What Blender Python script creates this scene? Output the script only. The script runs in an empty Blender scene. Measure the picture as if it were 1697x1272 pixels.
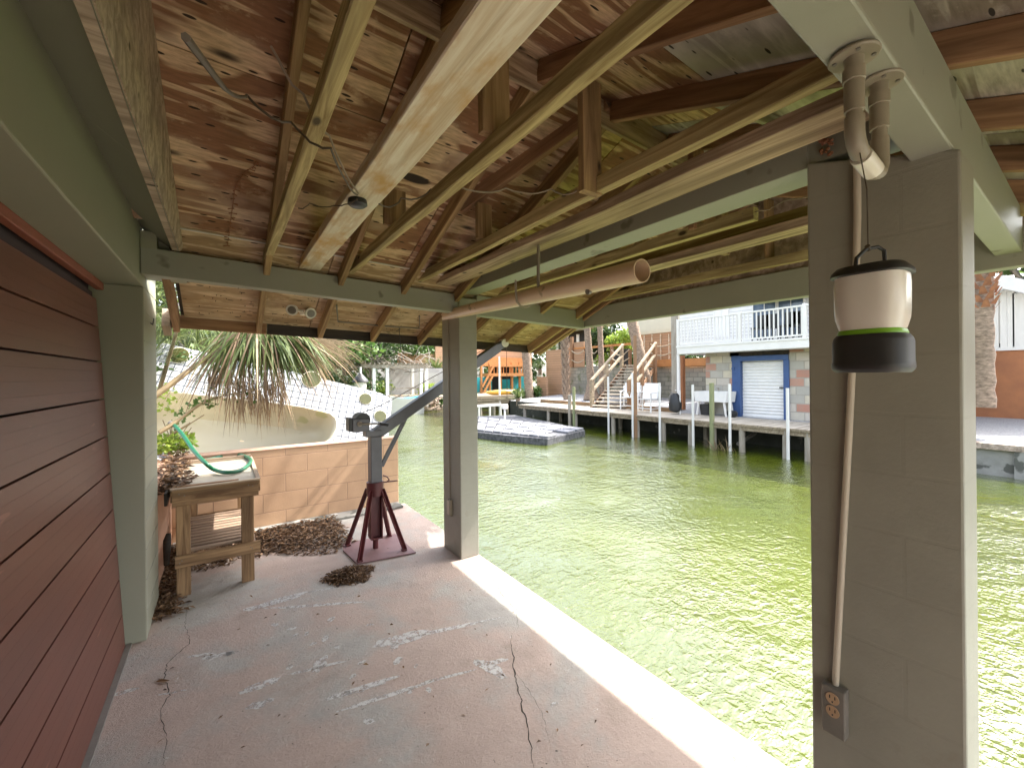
import bpy, bmesh, math, random
from mathutils import Vector, Matrix, noise
random.seed(7)
C=bpy.context.scene.collection
R_=random.random
def U(a,b): return a+(b-a)*random.random()
# ---------------------------------------------------------------- camera model
F=693.;CX=848.5;CY=622.;RO=math.radians(.57);H=1.55
TH=math.atan2(848.5-370,F)
FW=(math.sin(TH),math.cos(TH));RT=(math.cos(TH),-math.sin(TH))
def ray(x,y):
    dx=x-CX;dy=y-CY
    u=(dx*math.cos(RO)+dy*math.sin(RO))/F; v=(-dx*math.sin(RO)+dy*math.cos(RO))/F
    return Vector((FW[0]+RT[0]*u,FW[1]+RT[1]*u,-v))
CAM=Vector((0,0,H))
def AX(x,y,c): d=ray(x,y);return CAM+d*(c/d.x)
def AY(x,y,c): d=ray(x,y);return CAM+d*(c/d.y)
def AZ(x,y,c): d=ray(x,y);return CAM+d*((c-H)/d.z)
def AD(x,y,t): return CAM+ray(x,y)*t
def AP(x,y,P,n):
    d=ray(x,y);n=Vector(n);return CAM+d*((Vector(P)-CAM).dot(n)/d.dot(n))
def AV(x,y,P,Q):
    n=Vector((-(Q[1]-P[1]),Q[0]-P[0],0));return AP(x,y,(P[0],P[1],0),n)
def dep(p): return p[0]*FW[0]+p[1]*FW[1]
def zat(p,px,py):
    return H+ray(px,py).z*dep(p)
# ---------------------------------------------------------------- materials
def nt(name):
    m=bpy.data.materials.new(name);m.use_nodes=True
    n=m.node_tree;b=n.nodes['Principled BSDF'];return m,n,b
def nd(n,t,**k):
    o=n.nodes.new(t)
    for a,v in k.items(): setattr(o,a,v)
    return o
def coords(n,scale=(1,1,1),rand=True,kind='Object',rot=(0,0,0)):
    tc=nd(n,'ShaderNodeTexCoord');mp=nd(n,'ShaderNodeMapping')
    mp.inputs['Scale'].default_value=scale;mp.inputs['Rotation'].default_value=rot
    src=tc.outputs[kind]
    if rand:
        oi=nd(n,'ShaderNodeObjectInfo');mu=nd(n,'ShaderNodeMath',operation='MULTIPLY');mu.inputs[1].default_value=37.
        n.links.new(oi.outputs['Random'],mu.inputs[0])
        va=nd(n,'ShaderNodeVectorMath',operation='ADD');n.links.new(src,va.inputs[0]);n.links.new(mu.outputs[0],va.inputs[1]);src=va.outputs[0]
    n.links.new(src,mp.inputs['Vector']);return mp.outputs[0]
def ramp(n,src,pts):
    r=nd(n,'ShaderNodeValToRGB');e=r.color_ramp.elements
    while len(e)<len(pts): e.new(.5)
    for q,(p,c) in zip(e,pts):
        q.position=p;q.color=(c if len(c)==4 else (*c,1)) if not isinstance(c,(int,float)) else (c,c,c,1)
    n.links.new(src,r.inputs[0]);return r.outputs[0]
def noi(n,vec,s,det=5,rough=.55,dist=0):
    o=nd(n,'ShaderNodeTexNoise');o.inputs['Scale'].default_value=s;o.inputs['Detail'].default_value=det
    o.inputs['Roughness'].default_value=rough;o.inputs['Distortion'].default_value=dist
    n.links.new(vec,o.inputs['Vector']);return o.outputs['Fac']
def mix(n,f,a,b,mode='MIX'):
    o=nd(n,'ShaderNodeMix',data_type='RGBA',blend_type=mode)
    for i,v in ((0,f),(6,a),(7,b)):
        if hasattr(v,'links') or isinstance(v,bpy.types.NodeSocket): n.links.new(v,o.inputs[i])
        else: o.inputs[i].default_value=v if i==0 else (*v[:3],1)
    return o.outputs[2]
def bump(n,b,h,st,dist=.01):
    o=nd(n,'ShaderNodeBump');o.inputs['Strength'].default_value=st;o.inputs['Distance'].default_value=dist
    n.links.new(h,o.inputs['Height']);n.links.new(o.outputs[0],b.inputs['Normal']);return o
def pm(name,c1,c2=None,s=6,rough=.6,bmp=.2,bs=60,metal=0,stretch=(1,1,1),rand=True,spots=None,kind='Object'):
    m,n,b=nt(name);c2=c2 or tuple(v*.75 for v in c1)
    v=coords(n,stretch,rand,kind)
    f=ramp(n,noi(n,v,s,6,.6),[(.3,0),(.7,1)])
    col=mix(n,f,c1,c2)
    if spots:
        g=ramp(n,noi(n,v,spots[1],3,.5),[(spots[2],0),(spots[2]+.04,1)])
        col=mix(n,g,col,spots[0])
    n.links.new(col,b.inputs['Base Color']);b.inputs['Roughness'].default_value=rough;b.inputs['Metallic'].default_value=metal
    if bmp: bump(n,b,noi(n,v,bs,6,.65),bmp,.004)
    return m
def wood(name,dark,light,gs=9,rough=.75,stretch=.07,stain=None,bmp=.35):
    m,n,b=nt(name);v=coords(n,(stretch,1,1))
    w=noi(n,v,gs*3.2,7,.62,1.2);w2=noi(n,v,gs*.8,4,.5,2.)
    c=mix(n,ramp(n,w,[(.32,0),(.62,1)]),dark,light)
    c=mix(n,ramp(n,w2,[(.45,0),(.7,.75)]),c,tuple(x*.55 for x in dark))
    if stain:
        v2=coords(n,(.5,1,1));c=mix(n,ramp(n,noi(n,v2,stain[1],5,.6),[(stain[2],0),(stain[2]+.18,1)]),c,stain[0])
    # small dark knots
    vo=nd(n,'ShaderNodeTexVoronoi');vo.inputs['Scale'].default_value=5.5
    v3=coords(n,(.55,1.2,1.2));n.links.new(v3,vo.inputs['Vector'])
    k=ramp(n,vo.outputs['Distance'],[(.05,1),(.10,0)])
    c=mix(n,k,c,tuple(x*.25 for x in dark))
    n.links.new(c,b.inputs['Base Color']);b.inputs['Roughness'].default_value=rough
    bump(n,b,w,bmp,.004);return m
def plywood(name,dark,light,gray,grayamt):
    # built in the object's own sheet coordinates: x along the grain
    m,n,b=nt(name);v=coords(n,(.16,1,1),False)
    # big cathedral grain
    base=noi(n,v,2.6,3,.5,.6)
    mu=nd(n,'ShaderNodeMath',operation='MULTIPLY');n.links.new(base,mu.inputs[0]);mu.inputs[1].default_value=70
    sn=nd(n,'ShaderNodeMath',operation='SINE');n.links.new(mu.outputs[0],sn.inputs[0])
    fine=noi(n,v,60,5,.6)
    g=ramp(n,sn.outputs[0],[(0.0,0),(.55,1)])
    c=mix(n,g,dark,light)
    c=mix(n,ramp(n,fine,[(.35,0),(.65,.55)]),c,tuple(x*.45 for x in dark))
    big=coords(n,(.7,1,1),False)
    c=mix(n,ramp(n,noi(n,big,1.3,4,.6),[(grayamt,0),(grayamt+.2,.9)]),c,gray)
    c=mix(n,ramp(n,noi(n,big,3.1,5,.6),[(.50,0),(.72,.7)]),c,tuple(x*.38 for x in dark))
    c=mix(n,ramp(n,noi(n,big,7,6,.7),[(.55,0),(.70,.55)]),c,tuple(min(.8,x*1.15) for x in light))
    # small dash-like checks and big boat patches
    for sc,st,th,dk in ((16,(.45,1.6,1),.13,.10),(2.3,(.62,1.9,1),.115,.07)):
        vo=nd(n,'ShaderNodeTexVoronoi');vo.inputs['Scale'].default_value=sc
        vv=coords(n,st,False);n.links.new(vv,vo.inputs['Vector'])
        k=ramp(n,vo.outputs['Distance'],[(th,1),(th+.035,0)])
        c=mix(n,k,c,tuple(x*dk for x in dark))
    n.links.new(c,b.inputs['Base Color']);b.inputs['Roughness'].default_value=.8
    bump(n,b,fine,.35,.004);return m
def block(name,c1,c2,cw,ch,mortar,axes='yz',rough=.6,joint=.5,bmp=.5,var=None,ms=.012,off=(0,0,0),spots=None,pal=None):
    m,n,b=nt(name)
    tc=nd(n,'ShaderNodeTexCoord');sx=nd(n,'ShaderNodeSeparateXYZ');cx=nd(n,'ShaderNodeCombineXYZ')
    n.links.new(tc.outputs['Object'],sx.inputs[0])
    ix={'x':0,'y':1,'z':2}
    ad0=nd(n,'ShaderNodeMath',operation='ADD');ad1=nd(n,'ShaderNodeMath',operation='ADD')
    n.links.new(sx.outputs[ix[axes[0]]],ad0.inputs[0]);ad0.inputs[1].default_value=off[0]
    n.links.new(sx.outputs[ix[axes[1]]],ad1.inputs[0]);ad1.inputs[1].default_value=off[1]
    n.links.new(ad0.outputs[0],cx.inputs[0]);n.links.new(ad1.outputs[0],cx.inputs[1])
    br=nd(n,'ShaderNodeTexBrick');br.inputs['Scale'].default_value=1;br.inputs['Mortar Size'].default_value=ms
    br.inputs['Mortar Smooth'].default_value=.35;br.inputs['Brick Width'].default_value=cw;br.inputs['Row Height'].default_value=ch
    br.inputs['Color1'].default_value=(*c1,1);br.inputs['Color2'].default_value=(*c2,1);br.inputs['Mortar'].default_value=(*mortar,1)
    n.links.new(cx.outputs[0],br.inputs['Vector'])
    v=coords(n,(1,1,1),False);bc=br.outputs['Color'];cd_=c1
    if pal:
        r_=nd(n,'ShaderNodeValToRGB');r_.color_ramp.interpolation='CONSTANT';e=r_.color_ramp.elements
        while len(e)<len(pal): e.new(.5)
        for q,(p,c) in zip(e,pal): q.position=p;q.color=(*c,1)
        n.links.new(bc,r_.inputs[0]);bc=mix(n,br.outputs['Fac'],r_.outputs[0],mortar);cd_=pal[0][1]
    c=mix(n,ramp(n,noi(n,v,5,6,.65),[(.35,0),(.75,.35)]),bc,tuple(x*.6 for x in cd_))
    if var:
        c=mix(n,ramp(n,noi(n,v,var[1],2,.4),[(var[2],0),(var[2]+.05,.8)]),c,var[0])
    if spots: c=mix(n,ramp(n,noi(n,v,spots[1],6,.7),[(spots[2],0),(spots[2]+.1,.85)]),c,spots[0])
    n.links.new(c,b.inputs['Base Color']);b.inputs['Roughness'].default_value=rough
    inv=nd(n,'ShaderNodeMath',operation='SUBTRACT');inv.inputs[0].default_value=1;n.links.new(br.outputs['Fac'],inv.inputs[1])
    sc=nd(n,'ShaderNodeMath',operation='MULTIPLY');sc.inputs[1].default_value=joint;n.links.new(inv.outputs[0],sc.inputs[0])
    su=nd(n,'ShaderNodeMath',operation='ADD');n.links.new(sc.outputs[0],su.inputs[0])
    nf=nd(n,'ShaderNodeMath',operation='MULTIPLY');nf.inputs[1].default_value=.35;n.links.new(noi(n,v,70,6,.7),nf.inputs[0]);n.links.new(nf.outputs[0],su.inputs[1])
    bump(n,b,su.outputs[0],bmp,.006);return m
M={}
GRN=(.31,.315,.265)
M['paint']=pm('green_paint',GRN,(.285,.29,.242),3,.5,.18,45,spots=((.17,.165,.13),5,.66))
M['wallpaint']=pm('wall_green_paint',(.30,.302,.228),(.28,.282,.212),2.5,.45,.10,35)
M['pillarblock']=block('pillar_block',(.305,.295,.25),(.30,.29,.245),.36,.178,(.292,.282,.238),'yz',.5,.10,.4,ms=.006,spots=((.25,.23,.19),3.2,.58))
M['door']=pm('door_red',(.150,.052,.034),(.110,.040,.027),3,.42,.15,40,stretch=(1,.3,2),spots=((.24,.10,.075),9,.70))
M['doordark']=pm('door_seam_and_dark',(.03,.012,.01),(.02,.01,.01),4,.8,0)
M['trim']=pm('door_trim',(.26,.07,.035),(.20,.055,.03),6,.6,.2)
M['ply']=plywood('plywood_red',(.31,.155,.08),(.74,.54,.35),(.70,.59,.46),.5)
M['plyeave']=plywood('plywood_pale',(.46,.31,.18),(.74,.57,.39),(.70,.57,.43),.5)
M['plygray']=plywood('plywood_gray',(.32,.27,.22),(.60,.56,.50),(.66,.64,.60),.42)
M['rafter']=wood('rafter_wood',(.22,.13,.06),(.44,.30,.15))
M['treated']=wood('treated_joist',(.25,.175,.07),(.60,.50,.26))
M['scab']=wood('brown_brace',(.22,.115,.06),(.42,.25,.14))
M['whiteboard']=wood('bleached_board',(.58,.45,.29),(.86,.81,.71),7,stain=((.60,.38,.15),8,.50))
M['rough']=wood('rough_board',(.24,.16,.10),(.60,.47,.33),8,bmp=.8)
M['rough2']=wood('rough_facing',(.27,.20,.15),(.56,.45,.36),6,bmp=.8)
M['pt']=wood('bench_wood',(.15,.08,.035),(.40,.25,.125),8)
M['ptgray']=wood('bench_slat',(.19,.12,.08),(.40,.29,.20),8)
M['darkwood']=wood('fascia_dark',(.012,.009,.006),(.05,.034,.02),6)
M['deck']=wood('deck_wood',(.33,.27,.20),(.56,.50,.41),6,stretch=.05)
M['deckedge']=wood('deck_edge',(.20,.15,.09),(.38,.31,.22),6)
M['pile']=pm('pile_wood',(.26,.22,.17),(.40,.36,.30),9,.85,.5,40,stretch=(1,1,.25),rand=False)
M['pilegreen']=pm('pile_treated',(.20,.23,.11),(.30,.30,.16),9,.85,.4,40,stretch=(1,1,.25),rand=False)
M['postbrown']=pm('post_brown',(.30,.17,.09),(.22,.12,.06),8,.8,.3,30,stretch=(1,1,.2),rand=False)
M['peach']=block('peach_block',(.60,.385,.235),(.575,.37,.225),.415,.19,(.42,.26,.165),'xz',.7,.7,.5,off=(.09,.03),ms=.0045)
M['peachside']=pm('peach_paint',(.56,.33,.22),(.46,.28,.19),5,.7,.3)
M['steel']=pm('gray_steel',(.13,.13,.14),(.10,.10,.11),10,.42,.08,60,metal=.35)
M['maroon']=pm('maroon_steel',(.115,.022,.024),(.085,.018,.02),12,.42,.1,60,spots=((.16,.07,.04),22,.68))
M['plate']=pm('plate_paint',(.24,.14,.14),(.20,.11,.11),8,.6,.2,spots=((.12,.05,.03),9,.66))
M['black']=pm('black_plastic',(.016,.017,.017),(.012,.012,.013),8,.42,.05,200)
M['charcoal']=pm('charcoal_plastic',(.034,.034,.036),(.028,.028,.030),8,.5,.06,300)
M['lime']=pm('lime_ring',(.22,.50,.03),(.20,.46,.03),8,.35,0)
M['white']=pm('white_plastic',(.80,.78,.74),(.70,.70,.68),5,.4,.05)
M['whitepaint']=pm('white_paint',(.78,.76,.72),(.72,.70,.66),3,.55,.05)
M['siding']=block('white_siding',(.78,.76,.73),(.77,.75,.72),40,.12,(.50,.49,.47),'yz',.6,1,.5,ms=.012)
M['pvc']=pm('pvc_painted',(.30,.265,.205),(.27,.24,.185),6,.42,.05,60)
M['pipe']=pm('beige_pipe',(.72,.56,.40),(.66,.50,.35),4,.38,.06,40,spots=((.40,.30,.18),9,.66))
M['rodmetal']=pm('rod_metal',(.33,.29,.23),(.24,.21,.17),14,.55,.2)
M['cable']=pm('cable_brown',(.10,.075,.05),(.06,.045,.03),14,.6,0)
M['cablew']=pm('cable_gray',(.34,.27,.21),(.22,.18,.14),14,.6,0)
M['conduit']=pm('conduit_tan',(.58,.52,.43),(.50,.44,.36),14,.5,.1,stretch=(1,1,.2))
M['boxgray']=pm('box_metal',(.20,.18,.16),(.15,.14,.12),14,.5,.2)
M['recept']=pm('receptacle',(.50,.33,.20),(.42,.28,.17),14,.45,0)
M['hose']=pm('hose_green',(.010,.13,.06),(.008,.10,.05),20,.35,.1)
M['cream']=pm('cream_fiberglass',(.64,.60,.48),(.60,.56,.43),2,.35,.03,spots=((.50,.50,.30),2.2,.62))
M['portm']=pm('port_olive',(.10,.10,.03),(.05,.05,.016),6,.3,0)
M['tablewht']=pm('table_surface',(.42,.38,.31),(.30,.25,.18),6,.6,.2)
M['teal']=pm('teal_paint',(.03,.42,.46),(.03,.36,.40),4,.6,.05)
M['orange']=pm('orange_stain',(.55,.24,.08),(.45,.19,.06),6,.7,.2)
M['kayak']=pm('kayak_orange',(.75,.42,.06),(.70,.36,.05),4,.35,0)
M['blue']=pm('blue_frame',(.035,.085,.23),(.03,.07,.19),6,.5,.1)
M['glass']=pm('window_glass',(.05,.08,.12),(.16,.20,.26),3,.08,0)
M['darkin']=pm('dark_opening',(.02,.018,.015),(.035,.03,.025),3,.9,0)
M['fencew']=block('fence_boards',(.50,.30,.18),(.42,.25,.145),60,.14,(.14,.08,.04),'yz',.8,1,.4,ms=.008)
M['stonewall']=block('retaining_block',(.36,.345,.28),(.24,.23,.19),.42,.2,(.17,.165,.14),'yz',.9,1,.8,ms=.014,spots=((.12,.14,.06),2.2,.55))
M['coral']=block('stone_wall',(0,0,0),(1,1,1),.42,.24,(.36,.33,.28),'yz',.85,1,.7,ms=.016,pal=[(0,(.50,.46,.38)),(.2,(.40,.38,.33)),(.34,(.56,.50,.38)),(.52,(.44,.41,.35)),(.62,(.46,.25,.18)),(.76,(.52,.47,.40)),(.9,(.42,.21,.15))])
M['gravel']=pm('white_gravel',(.46,.46,.455),(.20,.20,.215),30,.9,1.,40)
M['soil']=pm('soil',(.20,.14,.08),(.12,.09,.05),8,.95,.6)
M['grasst']=pm('ground_green',(.08,.10,.035),(.14,.11,.06),3,.95,.5)
M['darkwall']=pm('dock_shade_wall',(.05,.05,.038),(.025,.027,.02),5,.9,.5,30,spots=((.14,.13,.11),3,.66))  # deep shade below the far dock is put into this wall colour
M['seawall']=pm('seawall_concrete',(.34,.33,.30),(.24,.235,.21),5,.8,.4,30,spots=((.10,.10,.085),3,.58))
M['bark']=pm('palm_bark',(.38,.28,.20),(.12,.085,.06),9,.95,.9,22,stretch=(1,1,2.5))
M['boot']=pm('palm_boots',(.34,.26,.19),(.20,.14,.10),10,.9,.6,30)
M['bootred']=pm('palm_boots_rust',(.38,.17,.08),(.22,.10,.06),8,.9,.6,30)
M['concw']=pm('roof_white',(.75,.75,.74),(.66,.66,.65),3,.6,0)
M['weather']=pm('weathered_white',(.44,.43,.41),(.30,.29,.27),2.5,.8,.3)
M['roofbeige']=pm('roof_beige',(.66,.60,.46),(.60,.55,.42),3,.7,.05)
M['orangewall']=pm('rust_wall',(.42,.17,.07),(.32,.13,.06),3,.75,.2)
M['boatblue']=pm('boat_blue',(.03,.40,.55),(.03,.34,.48),4,.35,0)
M['floatm']=pm('float_dock',(.27,.27,.29),(.16,.16,.18),7,.75,.3)
M['floats']=pm('float_side',(.018,.018,.022),(.16,.16,.17),11,.8,.6)
M['rope']=pm('rope',(.50,.42,.30),(.40,.33,.24),20,.8,.2)
def leafmat(name,c1,c2,tr=.35,rough=.5):
    m,n,b=nt(name);v=coords(n,(1,1,1),False)
    gi=nd(n,'ShaderNodeNewGeometry')
    f=ramp(n,gi.outputs['Random Per Island'],[(0,0),(1,1)])
    c=mix(n,f,c1,c2)
    n.links.new(c,b.inputs['Base Color']);b.inputs['Roughness'].default_value=rough
    t=nd(n,'ShaderNodeBsdfTranslucent');n.links.new(c,t.inputs['Color'])
    ms=nd(n,'ShaderNodeMixShader');ms.inputs[0].default_value=tr
    n.links.new(b.outputs[0],ms.inputs[1]);n.links.new(t.outputs[0],ms.inputs[2])
    n.links.new(ms.outputs[0],n.nodes['Material Output'].inputs['Surface']);return m
M['leafg']=leafmat('leaf_green',(.05,.11,.02),(.14,.24,.05))
M['leafd']=leafmat('leaf_dark',(.025,.05,.015),(.07,.11,.03))
M['leafy']=leafmat('leaf_yellow_green',(.22,.34,.05),(.34,.42,.07))
M['frond']=leafmat('frond_green',(.07,.12,.03),(.20,.24,.08))
M['frondtan']=leafmat('frond_dry',(.26,.18,.10),(.44,.34,.21),.25,.7)
M['frondbr']=leafmat('frond_brown',(.16,.10,.06),(.30,.21,.13),.2,.7)
M['litter']=leafmat('dead_leaf',(.06,.03,.016),(.25,.145,.07),.1,.7)
M['twig']=pm('twig_gray',(.30,.27,.23),(.22,.19,.16),10,.9,.2)
M['petiole']=pm('petiole',(.14,.10,.05),(.30,.22,.11),8,.6,.2,stretch=(1,1,1))
# lantern globe: frosted plastic
m,n,b=nt('frosted_globe');b.inputs['Base Color'].default_value=(.82,.79,.75,1);b.inputs['Roughness'].default_value=.25
b.inputs['Subsurface Weight'].default_value=.4;b.inputs['Subsurface Radius'].default_value=(.03,.03,.03);M['globe']=m
# tiled grid panel of the shell
def gridmat():
    m,n,b=nt('tile_grid')
    tc=nd(n,'ShaderNodeTexCoord')
    br=nd(n,'ShaderNodeTexBrick');br.offset=0;br.inputs['Scale'].default_value=1;br.inputs['Brick Width'].default_value=.088;br.inputs['Row Height'].default_value=.088
    br.inputs['Mortar Size'].default_value=.0065;br.inputs['Mortar Smooth'].default_value=.1
    br.inputs['Color1'].default_value=(.48,.49,.49,1);br.inputs['Color2'].default_value=(.46,.47,.47,1);br.inputs['Mortar'].default_value=(.09,.10,.12,1)
    n.links.new(tc.outputs['Object'],br.inputs['Vector']);n.links.new(br.outputs['Color'],b.inputs['Base Color']);b.inputs['Roughness'].default_value=.35
    return m
M['grid']=gridmat()
# slab: worn pink paint over gray concrete
def slabmat():
    m,n,b=nt('slab_concrete');v=coords(n,(1,1,1),False)
    g=mix(n,ramp(n,noi(n,v,7,6,.6),[(.3,0),(.7,1)]),(.37,.35,.315),(.30,.285,.26))
    p=mix(n,ramp(n,noi(n,v,5,6,.6),[(.3,0),(.7,1)]),(.42,.33,.28),(.36,.28,.235))
    c=mix(n,ramp(n,noi(n,v,1.5,8,.62,.3),[(.40,0),(.54,1)]),g,p)
    c=mix(n,ramp(n,noi(n,v,2.4,7,.7),[(.55,0),(.70,.55)]),c,(.24,.20,.16))
    c=mix(n,ramp(n,noi(n,v,30,5,.6),[(.66,0),(.72,.6)]),c,(.13,.10,.08))
    c=mix(n,ramp(n,noi(n,v,11,6,.7),[(.66,0),(.72,.8)]),c,(.62,.59,.56))
    vo=nd(n,'ShaderNodeTexVoronoi');vo.inputs['Scale'].default_value=17;vw=nd(n,'ShaderNodeVectorMath',operation='ADD');nx_=nd(n,'ShaderNodeTexNoise');nx_.inputs['Scale'].default_value=22;n.links.new(v,nx_.inputs['Vector']);sc_=nd(n,'ShaderNodeVectorMath',operation='SCALE');sc_.inputs[3].default_value=.06;n.links.new(nx_.outputs['Color'],sc_.inputs[0]);n.links.new(v,vw.inputs[0]);n.links.new(sc_.outputs[0],vw.inputs[1]);n.links.new(vw.outputs[0],vo.inputs['Vector'])
    dots=mix(n,ramp(n,noi(n,v,4.3,4,.6),[(.50,0),(.56,1)]),(0,0,0),ramp(n,vo.outputs['Distance'],[(.055,1),(.10,0)]))
    c=mix(n,dots,c,(.10,.08,.065))
    # the bare outer band along the seawall
    sx=nd(n,'ShaderNodeSeparateXYZ');n.links.new(v,sx.inputs[0])
    wob=nd(n,'ShaderNodeMath',operation='MULTIPLY_ADD');n.links.new(noi(n,v,4,5,.6),wob.inputs[0]);wob.inputs[1].default_value=.12;n.links.new(sx.outputs[0],wob.inputs[2])
    c=mix(n,ramp(n,wob.outputs[0],[(1.50/2,0),(1.53/2,1)]) if False else 0.0,c,(.5,.5,.5))
    n.links.new(c,b.inputs['Base Color']);b.inputs['Roughness'].default_value=.78
    bump(n,b,noi(n,v,48,8,.75),.9,.006);return m
M['slab']=slabmat()
def splatmat():
    m,n,b=nt('white_paint_spill');v=coords(n,(1,1,1),False)
    f=noi(n,v,34,8,.8)
    b.inputs['Base Color'].default_value=(.57,.56,.54,1);b.inputs['Roughness'].default_value=.8
    n.links.new(ramp(n,f,[(.41,0),(.52,.82)]),b.inputs['Alpha']);return m
M['splat']=splatmat()
M['crackm']=pm('crack_dark',(.03,.025,.02),(.05,.04,.03),30,.95,0)
def watermat():
    m,n,b=nt('canal_water')
    v=coords(n,(1,1,1),False,rot=(0,0,.5))
    cn=mix(n,ramp(n,noi(n,v,.35,4,.55),[(.35,0),(.65,1)]),(.078,.098,.007),(.054,.072,.009))
    v2=coords(n,(1,1.9,1),False,rot=(0,0,.55))
    a=noi(n,v2,6.5,3,.5,.6);c=noi(n,v2,17,3,.55,.8)
    v3=coords(n,(1.6,1,1),False,rot=(0,0,-.4));d=noi(n,v3,10,2,.5,.5)
    s1=nd(n,'ShaderNodeMath',operation='MULTIPLY_ADD');n.links.new(c,s1.inputs[0]);s1.inputs[1].default_value=.30;n.links.new(a,s1.inputs[2])
    s2=nd(n,'ShaderNodeMath',operation='MULTIPLY_ADD');n.links.new(d,s2.inputs[0]);s2.inputs[1].default_value=.6;n.links.new(s1.outputs[0],s2.inputs[2])
    bp=nd(n,'ShaderNodeBump');bp.inputs['Strength'].default_value=1;bp.inputs['Distance'].default_value=.028
    am=nd(n,'ShaderNodeMath',operation='MULTIPLY');n.links.new(s2.outputs[0],am.inputs[0]);n.links.new(ramp(n,noi(n,v,.55,3,.6,.5),[(.34,.28),(.66,1)]),am.inputs[1])
    n.links.new(am.outputs[0],bp.inputs['Height'])
    df=nd(n,'ShaderNodeBsdfDiffuse');n.links.new(cn,df.inputs['Color'])
    gl=nd(n,'ShaderNodeBsdfGlossy');gl.inputs['Roughness'].default_value=.035;gl.inputs['Color'].default_value=(1,1,1,1);n.links.new(bp.outputs[0],gl.inputs['Normal'])
    fr=nd(n,'ShaderNodeFresnel');fr.inputs['IOR'].default_value=1.42;n.links.new(bp.outputs[0],fr.inputs['Normal'])
    ma=nd(n,'ShaderNodeMath',operation='MULTIPLY_ADD',use_clamp=True);n.links.new(fr.outputs[0],ma.inputs[0]);ma.inputs[1].default_value=1.3;ma.inputs[2].default_value=.024
    ms=nd(n,'ShaderNodeMixShader');n.links.new(ma.outputs[0],ms.inputs[0]);n.links.new(df.outputs[0],ms.inputs[1]);n.links.new(gl.outputs[0],ms.inputs[2])
    n.links.new(ms.outputs[0],n.nodes['Material Output'].inputs['Surface']);n.nodes.remove(b);return m
M['water']=watermat()
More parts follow.
